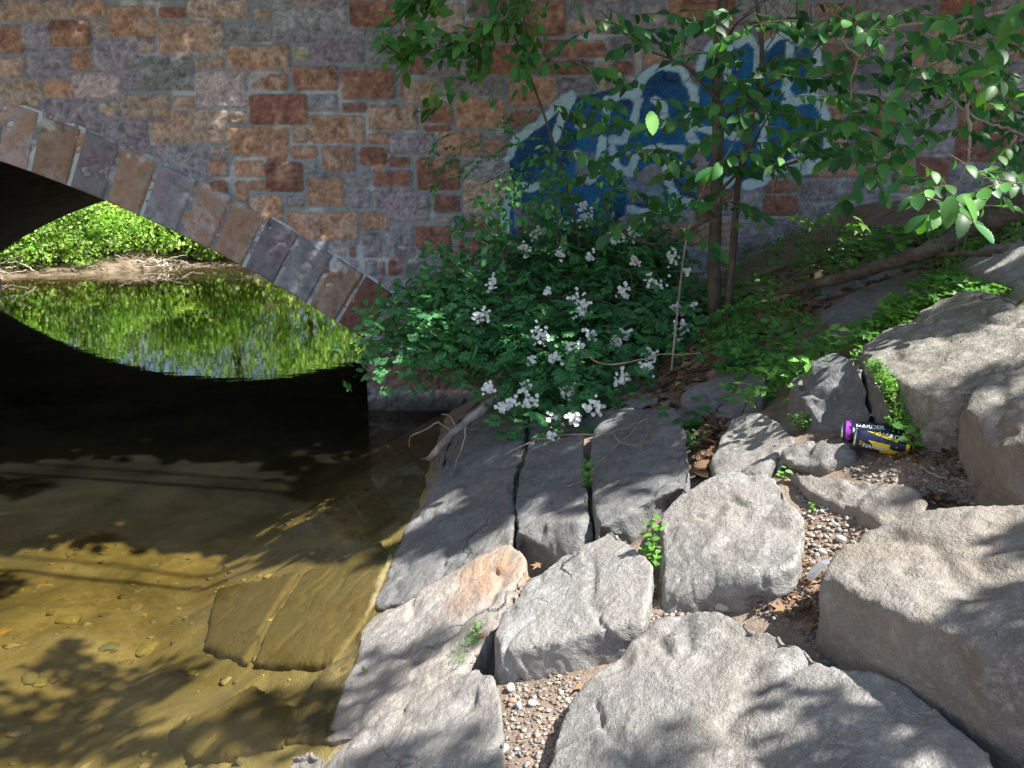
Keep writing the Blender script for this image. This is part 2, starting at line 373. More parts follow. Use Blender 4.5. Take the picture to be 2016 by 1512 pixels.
WX, WZ = np.meshgrid(wx, wz); shp = WX.shape
P3 = np.stack([WX.ravel(), WZ.ravel(), np.zeros(WX.size)], 1)
nA = fbm(P3*22, 4, 21).reshape(shp); nB = fbm(P3*9, 3, 33).reshape(shp); nC = fbm(P3*3.2, 4, 44).reshape(shp); nE = vn(P3*14, 55).reshape(shp); nF = fbm(P3*55, 2, 66).reshape(shp)
Hh = -.004+.004*nF; Kc = np.zeros(shp+(3,))
mort = np.array((.27, .32, .34)); white = np.array((.70, .78, .82))
eff = .22+sstep(.05, .4, nC+.45*nB)*.75
# extra salt bloom near the foot of the arch ring
Kc[:] = mort*(1+.25*nF[..., None]); Kc = Kc*(1-eff[..., None]*.85)+white*eff[..., None]*.85
COL = {k_: tuple(min(.62, (v*.76+sum(c_)/3*.24)*m_*1.5) for v, m_ in zip(c_, (.98, .98, 1.06))) for k_, c_ in COL.items()}
for si, (a, b, c, d, t) in enumerate(stones):
    i0, i1 = np.searchsorted(wx, [a, c]); j0, j1 = np.searchsorted(wz, [b, d])
    if i1-i0 < 1 or j1-j0 < 1: continue
    s_ = (slice(j0, j1), slice(i0, i1)); X = WX[s_]; Z = WZ[s_]
    dx = np.minimum(X-a, c-X); dz = np.minimum(Z-b, d-Z); r = .03
    e = np.minimum(dx, dz); cr = (dx < r) & (dz < r); e = np.where(cr, r-np.hypot(r-dx, r-dz), e)
    e = e-.0005+.004*nE[s_]
    r1 = rnd.random(); proud = .008+.012*r1; tilt = (rnd.random()-.5)*.05
    hgt = sstep(0, .011, e)*proud+sstep(0, .03, e)*(.016*nB[s_]+.022*nA[s_]+.007*nF[s_]+tilt*(Z-b)+.004)
    m = e > 0
    Hh[s_] = np.where(m, hgt, Hh[s_])
    base = np.array(COL[t])*(.85+.3*rnd.random()); alt = np.array(COL[{'O': 'T', 'R': 'O', 'P': 'G', 'G': 'P', 'T': 'O', 'K': 'T', 'D': 'G', 'B': 'O', 'U': 'R'}[t]])
    f = sstep(.0, .35, nB[s_]*.8+nA[s_]*.3+(rnd.random()-.55)*.5)[..., None]
    cc = base*(1-f*.7)+alt*f*.7
    rim = (sstep(.035, .0, e+.02*nA[s_])*(rnd.random() < .45))[..., None]*.6
    cc = cc*(1-rim)+np.array(COL['P'])*rim
    cc = cc*(1+.55*nF[s_][..., None]+.45*nA[s_][..., None])
    bl = sstep(.42, .6, nC[s_]+.5*nA[s_]-e*6)[..., None]*.6; cc = cc*(1-bl)+white*bl
    Kc[s_] = np.where(m[..., None], cc, Kc[s_])
# sprayed paint
PXx, PXy = project(np.stack([WX.ravel(), np.full(WX.size, WY), WZ.ravel()], 1)); PXx = PXx.reshape(shp)+4*nA; PXy = PXy.reshape(shp)+4*nE
gm = (PXx > 940) & (PXx < 1860) & (PXy > 20) & (PXy < 540)
fills = [[(990, 470), (1000, 400), (1010, 370), (1000, 300), (1060, 250), (1090, 210), (1140, 190), (1230, 170), (1280, 138), (1340, 138), (1370, 180), (1385, 280), (1345, 340), (1380, 400), (1320, 420), (1240, 410), (1200, 445), (1150, 480), (1050, 480)],
         [(1380, 130), (1400, 90), (1440, 85), (1490, 78), (1600, 68), (1612, 150), (1610, 190), (1628, 240), (1628, 320), (1600, 325), (1560, 318), (1520, 345), (1470, 365), (1440, 370), (1400, 345), (1368, 250)]]
gxx, gyy = PXx[gm], PXy[gm]; ff = np.zeros(gxx.shape)
for f_ in fills: ff = np.maximum(ff, inpoly(gxx, gyy, f_))
ww_ = sstep(-.25, .35, nC[gm]+.3*nB[gm])[:, None]
blue = np.array((.010, .19, .44))*ww_+np.array((.008, .08, .22))*(1-ww_)
holes = [[(1010, 400), (1060, 395), (1060, 470), (1015, 470)], [(1225, 345), (1300, 320), (1310, 400), (1240, 400)], [(1130, 300), (1170, 300), (1175, 360), (1140, 370)]]
for h_ in holes: ff = ff*(1-.55*inpoly(gxx, gyy, h_))
wear = (1.0-.1*sstep(.3, .6, nA[gm]))
c0 = Kc[gm]; c0 = c0*(1-(ff*wear)[:, None])+blue*(ff*wear)[:, None]
strokes = [[(1000, 480), (992, 430), (1005, 385), (1030, 368), (1068, 368)], [(1000, 312), (1015, 275), (1070, 235), (1110, 198), (1125, 190)], [(1092, 272), (1108, 228), (1125, 192)],
 [(1190, 242), (1196, 198), (1225, 185), (1256, 186)], [(1250, 192), (1265, 152), (1300, 132), (1338, 138), (1362, 172), (1368, 215), (1352, 238), (1355, 262), (1376, 288)], [(1256, 200), (1246, 245), (1226, 274), (1204, 276)],
 [(1185, 276), (1178, 338), (1160, 356)], [(1205, 292), (1215, 328), (1240, 340), (1250, 312), (1280, 295), (1308, 310), (1314, 360), (1330, 388), (1370, 405), (1400, 392)], [(1290, 196), (1302, 202), (1308, 225), (1300, 245)],
 [(1240, 412), (1300, 420), (1330, 398)], [(1262, 300), (1300, 292), (1345, 296)], [(1140, 250), (1162, 252)], [(1135, 300), (1150, 318)], [(1376, 132), (1388, 102), (1402, 90), (1434, 93), (1432, 150)], [(1450, 86), (1472, 76), (1492, 95), (1492, 138)],
 [(1505, 92), (1530, 68), (1560, 74), (1575, 82), (1590, 62), (1606, 84), (1609, 140), (1600, 178)], [(1552, 92), (1556, 140), (1545, 180), (1562, 202)], [(1542, 210), (1600, 190), (1620, 220), (1629, 262), (1628, 308), (1606, 325), (1580, 315), (1568, 304)],
 [(1500, 290), (1505, 242), (1530, 216)], [(1400, 342), (1430, 360), (1450, 350), (1444, 328)], [(1464, 366), (1500, 360), (1530, 336), (1560, 322), (1590, 336), (1614, 322)], [(1085, 412), (1085, 445)], [(1360, 250), (1420, 262), (1450, 268)]]
sd = np.full(gxx.shape, 1e9)
for s_ in strokes: sd = np.minimum(sd, segdist(gxx, gyy, s_))
al = sstep(9.5, 7, sd)*wear
c0 = c0*(1-al[:, None])+np.array((.62, .86, .95))*al[:, None]
halo = sstep(20, 9, sd)*.35*(1-al); c0 = c0*(1-halo[:, None])+np.array((.02, .12, .3))*halo[:, None]
pg = inpoly(gxx, gyy, [(1690, 118), (1792, 120), (1786, 178), (1688, 176)])*.75; c0 = c0*(1-pg[:, None])+np.array((.13, .17, .2))*pg[:, None]
pg = sstep(9, 5, segdist(gxx, gyy, [(1650, 95), (1662, 120), (1668, 140)]))*.6; c0 = c0*(1-pg[:, None])+np.array((.2, .24, .26))*pg[:, None]
Kc[gm] = c0
# damp dark band by the waterline
dm = sstep(.16, .05, WZ+.03*nB)[..., None]*.75; Kc = Kc*(1-dm)+np.array((.05, .045, .03))*dm
# cut the opening, keep the face up to the middle of the ring
rad = np.hypot(WX-CX, WZ-CZ); cut = (rad < RI+.12) & (WX < SPX+.3) & (WX > 2*CX-SPX-.3) & (WZ > .6)
cut |= (WX < SPX+.012) & (WX > 2*CX-SPX-.012) & (WZ <= .6)
iw = np.arange(WX.size).reshape(shp); F = np.stack([iw[:-1, :-1], iw[:-1, 1:], iw[1:, 1:], iw[1:, :-1]], -1).reshape(-1, 4)
F = F[~cut.ravel()[F].any(1)]
k = NM('ashlar_stone'); a = k.attr()
c = k.mix(k.rng(k.noise(120, 4, .7), .5, .7, 0, .45), a, (.36, .34, .32)); c = k.mix(k.rng(k.noise(75, 4, .7), .53, .7, 0, .5), c, (.07, .05, .045))
hb = k.math('ADD', k.noise(55, 6, .7), k.math('MULTIPLY', k.noise(160, 3, .6), .4))
m_wall = k.done(c, .92, k.bump(hb, .02, 1.0), .2)
Yw = WY-Hh
fx = np.where((np.abs(WX-SPX) < .03) & (WZ < .6), SPX, WX)
face = meshobj('masonry_face', np.stack([fx, Yw, WZ], -1).reshape(-1, 3), F, m_wall, bridge, Kc.reshape(-1, 3))
# voussoirs
ang = lambda p: math.atan2(p[2]-CZ, p[0]-CX)
jp = [(0, 283), (60, 335), (139, 362), (211, 388), (279, 426), (354, 456), (418, 490), (479, 528), (541, 562), (606, 600), (661, 636), (716, 676)]
ja = [ang(at_y(a, b, WY)) for a, b in jp]
aend = math.acos((SPX-CX)/RI)
ja[-1] = aend
a_ = ja[0]; left = []
while a_ < math.pi-aend: a_ += rnd.uniform(.024, .034); left.append(min(a_, math.pi-aend))
ja = left[::-1]+ja
vc = 'TGPKT'*20; known = ['K', 'T', 'P', 'T', 'G', 'K', 'T', 'P', 'G', 'T', 'R']
mb = MB()
# mortar backing of the ring
th = np.linspace(aend-.035, math.pi-aend, 420); rr = np.linspace(RI+.004, RI+RT+.01, 26)
TH, RR = np.meshgrid(th, rr); pv = np.stack([CX+RR*np.cos(TH), np.zeros(TH.shape), CZ+RR*np.sin(TH)], -1).reshape(-1, 3)
nn = fbm(pv*[1, 1, 1]*5, 4, 70)+.25; pv[:, 1] = WY-.012-.004*fbm(pv*40, 2, 5)
cc = mort*(1-sstep(0, .3, nn)[:, None])+white*sstep(0, .3, nn)[:, None]
ii = np.arange(TH.size).reshape(TH.shape); fq = np.stack([ii[:-1, :-1], ii[1:, :-1], ii[1:, 1:], ii[:-1, 1:]], -1).reshape(-1, 4)
mb.add(pv, fq, cc)
for vi, (a1, a0) in enumerate(zip(ja[:-1], ja[1:])):
    kk = vi-(len(ja)-1-len(known))
    t = known[kk] if kk >= 0 else vc[vi % 97]; vd = rnd.uniform(.55, .85)
    fine = a0 < 1.3*math.pi/2*1.2 and kk > -4
    nu, nv = (26, 40) if fine else (8, 12)
    g = .0011
    uu = np.linspace(0, 1, nu); vv = np.linspace(0, 1, nv); U, Vv = np.meshgrid(uu, vv)
    lean = rnd.uniform(-.0006, .0006)
    A = a0+g+(a1-a0-2*g)*U+lean*Vv; R_ = RI+.001+(RT-.008+rnd.uniform(-.003, .004))*Vv
    X = CX+R_*np.cos(A); Z = CZ+R_*np.sin(A); q = np.stack([X.ravel(), Z.ravel(), np.zeros(X.size)+vi*3.3], 1)
    e = np.minimum(np.minimum(U, 1-U)*(a1-a0)*RI, np.minimum(Vv, 1-Vv)*RT).ravel(); n1 = fbm(q*7, 4, 80); n2 = fbm(q*22, 4, 81)
    proud = rnd.uniform(.022, .04)
    y = WY-(.0+sstep(-.004, .014, e)*proud+sstep(0, .04, e)*(.03*n1+.022*n2))
    shade_ = 1.12+.8*n2+.35*n1
    base = np.array(COL[t]); f = sstep(-.1, .3, n1+.5*n2)[:, None]*.8
    base = base*shade_[:, None]*vd; col = base*(1-f)+np.array(COL[{'O': 'P', 'T': 'O', 'G': 'P', 'P': 'G', 'K': 'O', 'R': 'R', 'D': 'G'}[t]])*f*vd
    bl = sstep(.62, .8, fbm(q*5+9, 4, 91)+.45*sstep(.6, .95, Vv.ravel())+.3*n2)[:, None]*.6; col = col*(1-bl)+white*bl
    ii = np.arange(X.size).reshape(X.shape); fq = np.stack([ii[:-1, :-1], ii[1:, :-1], ii[1:, 1:], ii[:-1, 1:]], -1).reshape(-1, 4)
    mb.add(np.stack([X.ravel(), y, Z.ravel()], 1), fq, col)
    # soffit edge of the stone, running back under the arch
    s0 = np.stack([X[0], y.reshape(X.shape)[0], Z[0]], 1); s1 = s0.copy(); s1[:, 1] = WY+.35
    n_ = len(s0); fq = np.array([(i, i+n_, i+n_+1, i+1) for i in range(n_-1)]); mb.add(np.concatenate([s0, s1]), fq, np.concatenate([col[:n_], col[:n_]]))
mb.build('arch_ring', m_wall, bridge)
# barrel vault, abutments and far face
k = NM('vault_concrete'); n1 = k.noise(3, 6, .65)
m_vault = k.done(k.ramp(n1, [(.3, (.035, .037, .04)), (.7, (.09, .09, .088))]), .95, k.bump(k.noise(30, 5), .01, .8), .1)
mb = MB(); th = np.linspace(aend, math.pi-aend, 120); arc = [(CX+RI*math.cos(t), CZ+RI*math.sin(t)) for t in th]
prof = [(SPX, -.9)]+arc+[(2*CX-SPX, -.9)]
ys = np.linspace(WY+.005, FY, 12); V = [(x, y, z) for y in ys for x, z in prof]; n_ = len(prof)
mb.add(V, [(j*n_+i, j*n_+i+1, (j+1)*n_+i+1, (j+1)*n_+i) for j in range(11) for i in range(n_-1)])
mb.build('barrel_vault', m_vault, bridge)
mb = MB(); top = [(CX+(RI+3)*math.cos(t) if False else CX+RI*math.cos(t), 4.5) for t in th]
V = [(x, FY, z) for x, z in arc]+[(x, FY, 4.5) for x, z in arc]; n_ = len(arc)
mb.add(V, [(i, i+1, n_+i+1, n_+i) for i in range(n_-1)])
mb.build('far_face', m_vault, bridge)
for xa, xb, yy_ in ((SPX, 9, FY), (-24, 2*CX-SPX, FY), (-24, -15.5, WY)):
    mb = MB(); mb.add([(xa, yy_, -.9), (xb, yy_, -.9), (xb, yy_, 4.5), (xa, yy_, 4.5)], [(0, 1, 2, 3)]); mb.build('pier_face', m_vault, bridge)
def boxv(x0, y0, z0, x1, y1, z1):
    return [(x0, y0, z0), (x1, y0, z0), (x1, y1, z0), (x0, y1, z0), (x0, y0, z1), (x1, y0, z1), (x1, y1, z1), (x0, y1, z1)], [(3, 2, 1, 0), (4, 5, 6, 7), (0, 1, 5, 4), (1, 2, 6, 5), (2, 3, 7, 6), (3, 0, 4, 7)]
mb = MB()
for xx in np.arange(-24, 8.9, 1.1): mb.add(*boxv(xx, WY-.09, 4.5, xx+1.092, WY+.42, 4.68), np.array(COL['G'])*rnd.uniform(.8, 1.2))
mb.build('coping', m_wall, bridge, smooth=False)
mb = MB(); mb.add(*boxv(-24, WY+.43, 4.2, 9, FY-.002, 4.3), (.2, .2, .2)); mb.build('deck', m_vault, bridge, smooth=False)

# ---------------------------------------------------------------- boulders and slabs
RG = mat_rock('granite_grey', (.30, .288, .268), (.41, .40, .375), (.17, .165, .155), lichen=.12)
RW = mat_rock('granite_warm', (.285, .265, .24), (.38, .36, .33), (.17, .16, .145), lichen=.12)
RL = mat_rock('granite_pale', (.33, .325, .31), (.45, .445, .43), (.2, .197, .19), lichen=.3, bump=1.3)
RD = mat_rock('granite_shaded', (.215, .222, .225), (.30, .308, .31), (.12, .125, .13), lichen=.15, stripe=.35)  # same granite, its darker bluish base colour takes in part of the shade
RS = mat_rock('gneiss_striped', (.30, .285, .25), (.42, .4, .35), (.15, .145, .13), lichen=.45, stripe=.55)
RO = mat_rock('granite_rust', (.36, .335, .31), (.48, .45, .41), (.21, .195, .18), stain=(tuple(on_g(960, 1145, .03)), .24, (.50, .27, .13)), stripe=.25)
def densify(pts, step):
    out = []
    for i in range(len(pts)):
        a = np.array(pts[i]); b = np.array(pts[(i+1) % len(pts)]); n_ = max(1, int(np.linalg.norm(b-a)/step))
        for k_ in range(n_): out.append(a+(b-a)*k_/n_)
    return out
def rock(label, mat, top, front=None, depth=.32, vox=.011, amp=1.0, sm=5, seed=0, taper=.03, hull=False, name='boulder', cat='boulder', group=None, jag=.008):
    T = [on_g(*p) for p in top]; n_ = len(T)
    ring = list(range(n_)); V = [tuple(t) for t in T]; F = [tuple(range(n_))[::-1]]
    if front:
        i, j, pts = front; run = [(i+k_) % n_ for k_ in range((j-i) % n_+1)]
        assert len(pts) == len(run), label
        b0 = len(V); V += [tuple(on_g(*p)) for p in pts]
        for k_ in range(len(run)-1): F.append((run[k_], run[k_+1], b0+k_+1, b0+k_))
        rest = [(j+k_) % n_ for k_ in range((i-j) % n_+1)]
        ring = [b0+k_ for k_ in range(len(run))]; ring = [run[0]]+ring+[run[-1]]+rest[1:-1]
    # outline jag
    cen = np.mean([V[r] for r in ring], axis=0); m = len(ring); s0 = len(V)
    for r in ring:
        v = np.array(V[r]); d = v-cen; d[2] = 0; q = v+d*taper; q[2] = v[2]-depth; V.append(tuple(q))
    for k_ in range(m): F.append((ring[k_], ring[(k_+1) % m], s0+(k_+1) % m, s0+k_))
    F.append(tuple(s0+k_ for k_ in range(m)))
    bm = bmesh.new(); bv = [bm.verts.new(v) for v in V]
    if hull: bmesh.ops.convex_hull(bm, input=bm.verts[:]); F = []
    for f in F:
        try: bm.faces.new([bv[i] for i in f])
        except ValueError: pass
    bmesh.ops.triangulate(bm, faces=bm.faces[:]); bmesh.ops.delete(bm, geom=[v for v in bm.verts if not v.link_faces], context='VERTS'); bmesh.ops.recalc_face_normals(bm, faces=bm.faces[:])
    me = bpy.data.meshes.new('tmp'); bm.to_mesh(me); bm.free()
    o = bpy.data.objects.new('tmp', me); C.objects.link(o)
    rm = o.modifiers.new('r', 'REMESH'); rm.mode = 'VOXEL'; rm.voxel_size = vox
    sm_ = o.modifiers.new('s', 'SMOOTH'); sm_.iterations = max(2, int(sm*.6)); sm_.factor = .5
    ev = o.evaluated_get(bpy.context.evaluated_depsgraph_get()); me2 = bpy.data.meshes.new_from_object(ev)
    bpy.data.objects.remove(o); me2.name = name
    N = len(me2.vertices); co = np.empty(N*3, np.float32); me2.vertices.foreach_get('co', co); co = co.reshape(-1, 3).astype(float)
    no = np.empty(N*3, np.float32); me2.vertices.foreach_get('normal', no); no = no.reshape(-1, 3)
    q = co+seed*7.7; hor = no.copy(); hor[:, 2] = 0
    side = np.clip(np.hypot(no[:, 0], no[:, 1])*1.2, 0, 1)
    dsp = fbm(q*2.6, 3, seed)*.014+fbm(q*8, 4, seed+1)*.0065+fbm(q*30, 3, seed+2)*.0035
    rid = 1-np.abs(fbm(q*4.5, 3, seed+3))*2.2; dsp -= .016*np.clip(rid-.72, 0, 1)*3
    fc = fbm(q*5.5+3, 2, seed+9); dsp += (np.round(fc*4)/4-fc)*.013
    dsp += side*(fbm(q*16, 3, seed+4)*.007)
    co = co+no*(dsp*amp)[:, None]
    co[:, :2] += hor[:, :2]*(fbm(q*5, 3, seed+6)*jag*2)[:, None]
    me2.vertices.foreach_set('co', co.astype(np.float32).ravel())
    me2.polygons.foreach_set('use_smooth', np.ones(len(me2.polygons), bool)); me2.materials.clear(); me2.materials.append(mat); me2.update()
    ob = bpy.data.objects.new(name, me2); C.objects.link(ob); tag(ob, label, cat, group); return ob
rock('huge flat pale granite slab filling the bottom of the shore, partly in leaf shadow', RG,
 [(1068, 1520, .07), (1100, 1440, .07), (1115, 1390, .07), (1152, 1348, .07), (1222, 1288, .075), (1300, 1226, .08), (1345, 1208, .085), (1410, 1205, .085), (1470, 1226, .085), (1545, 1250, .08), (1610, 1290, .075), (1650, 1314, .07), (1725, 1313, .06), (1780, 1335, .045), (1860, 1395, .03), (1950, 1480, .02), (1990, 1620, .02), (1800, 1900, .05), (1000, 1900, .05)], vox=.009, seed=1, sm=4)
rock('big warm brown boulder on the right, wide flat top and rough dark lower face', RW,
 [(1617, 1135, .17), (1650, 1085, .17), (1715, 1042, .165), (1800, 1014, .16), (1900, 996, .16), (2016, 984, .16), (2180, 960, .16), (2330, 1150, .16), (2150, 1300, .16), (1960, 1285, .16), (1855, 1240, .17), (1780, 1198, .17), (1700, 1172, .17)],
 (8, 13-13+0, [(2150, 1440, .0), (2010, 1420, .0), (1880, 1400, .02), (1800, 1350, .03), (1700, 1285, .03), (1625, 1190, .05)]) if False else (8, 0, [(2150, 1460, .0), (2010, 1415, .0), (1880, 1405, .0), (1780, 1350, .0), (1665, 1250, .0), (1620, 1190, .04)]), vox=.01, seed=2, sm=6, amp=1.1, hull=True)
rock('pitted pale grey block standing alone in the middle of the sunlit rocks', RL,
 [(1303, 1005, .10), (1335, 975, .10), (1375, 950, .1), (1425, 928, .1), (1478, 925, .1), (1522, 935, .1), (1545, 975, .1), (1586, 1022, .1), (1586, 1068, .1), (1562, 1112, .1), (1525, 1132, .1), (1450, 1128, .1), (1400, 1150, .08), (1330, 1178, .05), (1302, 1160, .06)],
 (9, 14, [(1555, 1140, .02), (1500, 1156, .02), (1450, 1160, .02), (1415, 1184, .0), (1350, 1208, .0), (1312, 1218, .0)]), vox=.008, seed=3, amp=.9, sm=4, hull=True)
rock('wedge shaped speckled grey block with a long shaded front edge', RL,
 [(1205, 1040, .11), (1232, 1065, .11), (1287, 1108, .11), (1282, 1160, .11), (1268, 1215, .11), (1180, 1240, .11), (1100, 1263, .11), (985, 1283, .11), (974, 1250, .11), (985, 1210, .11), (1055, 1132, .11), (1130, 1080, .11)],
 (4, 7, [(1266, 1275, 0.02), (1195, 1305, .0), (1110, 1330, .0), (996, 1342, .0)]), vox=.008, seed=4, amp=.7, sm=3, hull=True)
rock('long sloping slab with an orange rust stain dipping into the water', RO,
 [(1000, 1072, .06), (1030, 1088, .06), (1042, 1108, .05), (1018, 1158, .05), (985, 1205, .045), (968, 1245, .045), (930, 1290, .04), (905, 1325, .04), (830, 1370, .04), (690, 1452, .04), (560, 1462, .03), (560, 1420, .03), (640, 1310, .03), (735, 1212, .03), (800, 1178, .05), (870, 1135, .055), (940, 1100, .06)], vox=.009, seed=5, sm=6)
rock('smooth rounded slab at the bottom edge, half in blue shade beside the water', RG,
 [(905, 1322, .06), (945, 1312, .06), (975, 1335, .06), (990, 1372, .06), (992, 1430, .06), (1000, 1600, .06), (960, 1800, .06), (560, 1800, .05), (625, 1512, .05), (690, 1446, .05), (780, 1392, .055)], vox=.009, seed=6, sm=8)
rock('large dark slab sloping into the river below the fallen branch, sunlit at its lower end', RD,
 [(1012, 945, .07), (1012, 1058, .07), (995, 1082, .07), (905, 1112, .06), (845, 1148, .05), (790, 1180, .04), (738, 1197, .03), (735, 1172, .03), (772, 1100, .03), (800, 1040, .03), (860, 960, .03), (882, 900, .04), (905, 850, .05), (960, 800, .06), (1040, 790, .07), (1030, 870, .07)], vox=.011, seed=7, sm=5, depth=.22)
rock('dark slab split off in the crack beneath the water branch', RD,
 [(868, 975, .0), (876, 900, .02), (896, 835, .03), (950, 780, .03), (890, 810, .02), (850, 850, .0), (780, 905, -.03), (790, 1010, -.03)], vox=.014, seed=8, sm=4, depth=.2)
rock('grey slab with a blunt rusty brown nose between two dark cracks', RD,
 [(1022, 930, .08), (1045, 870, .08), (1150, 850, .08), (1153, 946, .08), (1160, 1000, .08), (1140, 1030, .08), (1095, 1028, .08), (1020, 1048, .08), (1014, 990, .08)],
 (4, 7, [(1168, 1052, .02), (1135, 1085, .0), (1100, 1100, -.02), (1030, 1068, .0)]), vox=.011, seed=9, sm=4)
rock('broad blue grey slab under the flowering bush with dappled sunlight on its lower edge', RD,
 [(1168, 985, .09), (1162, 930, .09), (1165, 850, .09), (1225, 800, .09), (1330, 800, .09), (1352, 860, .09), (1362, 935, .09), (1350, 958, .09), (1280, 985, .09), (1225, 1012, .09), (1178, 1035, .09)],
 (7, 10, [(1345, 985, .01), (1285, 1030, .0), (1235, 1058, .0), (1190, 1060, .0)]), vox=.011, seed=10, sm=4)
rock('shaded slab tucked beneath the bush behind the two cracked slabs', RD,
 [(1040, 862, .05), (1040, 790, .05), (1120, 745, .05), (1240, 730, .05), (1300, 780, .05), (1180, 830, .05)], vox=.016, seed=11)
rock('flat bluish slab in half shade left of the drink cans', RG,
 [(1440, 820, .08), (1478, 808, .08), (1512, 808, .08), (1545, 838, .08), (1570, 866, .08), (1540, 880, .08), (1515, 905, .08), (1500, 930, .06), (1420, 946, .05), (1400, 905, .06), (1410, 868, .07)], vox=.01, seed=12, sm=4)
rock('small angular grey block wedged just left of the drink cans', RG,
 [(1524, 873, .08), (1565, 868, .08), (1620, 866, .08), (1668, 873, .07), (1690, 893, .04), (1625, 918, .05), (1560, 918, .06), (1540, 900, .08)],
 (5, 7, [(1610, 932, .02), (1545, 925, .01), (1500, 922, .01)]), vox=.009, seed=13, sm=4)
rock('half buried flat stone with gravel washed over it below the drink cans', RW,
 [(1556, 925, .06), (1625, 934, .06), (1700, 940, .06), (1800, 958, .055), (1830, 985, .055), (1812, 1018, .05), (1748, 1026, .045), (1665, 992, .045), (1590, 964, .05)], vox=.01, seed=14, sm=6)
rock('dark pointed triangular block behind the drink cans', RD,
 [(1644, 690, .19), (1676, 700, .19), (1700, 725, .19), (1733, 755, .19), (1752, 795, .14), (1768, 835, .06), (1700, 850, .03), (1622, 846, .03), (1590, 810, .09), (1562, 772, .13), (1548, 748, .15), (1593, 715, .18)], vox=.01, seed=15, sm=3)
rock('big striped boulder in the upper right mottled with lichen and leaf shade', RS,
 [(1880, 574, .20), (1933, 568, .2), (2016, 580, .2), (2120, 620, .2), (2080, 700, .2), (2005, 700, .2), (1945, 738, .2), (1900, 760, .2), (1855, 790, .18), (1790, 764, .2), (1707, 715, .2), (1697, 674, .2), (1780, 628, .2)],
 (6, 9, [(1960, 770, .06), (1915, 800, .04), (1885, 838, .02), (1805, 800, .1)]), vox=.012, seed=16, sm=4, amp=1.2, hull=True)
rock('rounded tan boulder cut by the right edge of the view', RW,
 [(1930, 752, .2), (1963, 730, .2), (2016, 706, .2), (2140, 690, .2), (2250, 800, .2), (2120, 880, .19), (1993, 888, .17), (1948, 870, .17), (1925, 835, .18), (1905, 800, .19)],
 (5, 9, [(2130, 995, .0), (1990, 960, .0), (1930, 930, .0), (1890, 895, .02), (1884, 840, .1)]), vox=.01, seed=17, sm=7, amp=.9, hull=True)
rock('dark sloping slab lying under the fallen log', RD,
 [(1607, 622, .06), (1690, 566, .07), (1770, 540, .08), (1828, 532, .09), (1838, 552, .09), (1770, 592, .07), (1745, 625, .06), (1690, 666, .05), (1655, 640, .05)], vox=.016, seed=18, sm=3)
rock('shaded slab in the leaf litter above the fallen log', RD,
 [(1585, 560, .04), (1700, 505, .05), (1800, 480, .07), (1850, 490, .07), (1760, 530, .06), (1660, 565, .05), (1600, 590, .04)], vox=.02, seed=19, sm=3)
rock('flat pale rock slab at the far right edge above the striped boulder', RL,
 [(1906, 505, .10), (1948, 474, .12), (2016, 466, .12), (2150, 450, .12), (2150, 580, .10), (2016, 565, .08), (1938, 540, .08), (1880, 525, .08)], vox=.015, seed=20, sm=4)
rock('low shaded stone under the big compound leaves beside the bush', RD,
 [(1339, 776, .07), (1366, 758, .08), (1436, 722, .09), (1510, 728, .09), (1505, 785, .07), (1425, 808, .06), (1350, 805, .05)], vox=.014, seed=21, sm=4)
rock('dark stone poking out at the bottom right corner', RD,
 [(1975, 1500, .08), (2005, 1465, .1), (2060, 1450, .1), (2120, 1600, .1), (1960, 1650, .05)], vox=.01, seed=22, sm=4)
rock('small wet yellow brown stone at the waterline at the bottom', RW,
 [(575, 1480, .10), (612, 1470, .11), (640, 1482, .10), (632, 1530, .08), (560, 1530, .07)], vox=.008, seed=23, sm=3, depth=.2)
SW = mat_rock('drowned_slab', (.3, .25, .13), (.38, .32, .18), (.2, .17, .09), bump=.6)
rock('submerged olive slab just off the shore, split by a thin crack', SW,
 [(600, 1125, .045), (752, 1062, .05), (775, 1092, .045), (735, 1190, .045), (700, 1245, .045), (655, 1302, .045), (560, 1308, .045), (495, 1305, .04), (540, 1210, .045)], vox=.014, amp=.5, seed=24, sm=5, depth=.2, cat='slab', name='rock_slab')
rock('submerged olive slab farther out on the river bed', SW,
 [(430, 1155, .04), (590, 1120, .045), (535, 1200, .045), (485, 1300, .04), (400, 1270, .035)], vox=.018, amp=.5, seed=25, sm=5, depth=.2, cat='slab', name='rock_slab')
rock('submerged flat ledge close to the bottom edge under shallow water', SW,
 [(500, 1340, .05), (585, 1395, .04), (560, 1470, .03), (380, 1490, .05), (330, 1440, .06)], vox=.014, seed=26, sm=6, depth=.2, cat='slab', name='rock_slab')
# cobbles lying on the river bed
bedpos = [(135, 1230, .07), (290, 1285, .065), (215, 1280, .05), (270, 1205, .05), (390, 1155, .06), (460, 1180, .05), (10, 1255, .04), (60, 1340, .06), (200, 1400, .09), (350, 1230, .04), (420, 1220, .03), (530, 1140, .03), (80, 1150, .04), (300, 1110, .04), (540, 1050, .06), (40, 1440, .05), (470, 1420, .06), (560, 840, .16)]
def blob(mb, c, r, squash=(1, 1, .6), seed=0, sub=2, col=None):
    bm = bmesh.new(); bmesh.ops.create_icosphere(bm, subdivisions=sub, radius=1)
    V = np.array([v.co[:] for v in bm.verts]); F = np.array([[v.index for v in f.verts] for f in bm.faces]); bm.free()
    V = V*(1+.35*fbm(V*1.1+seed*3.1, 2, seed)[:, None]+.12*fbm(V*4+seed, 2, seed+1)[:, None]); a = seed*1.7; R = np.array([[math.cos(a), -math.sin(a), 0], [math.sin(a), math.cos(a), 0], [0, 0, 1]])
    mb.add((V*np.array(squash)*r)@R.T+np.array(c), F, col)
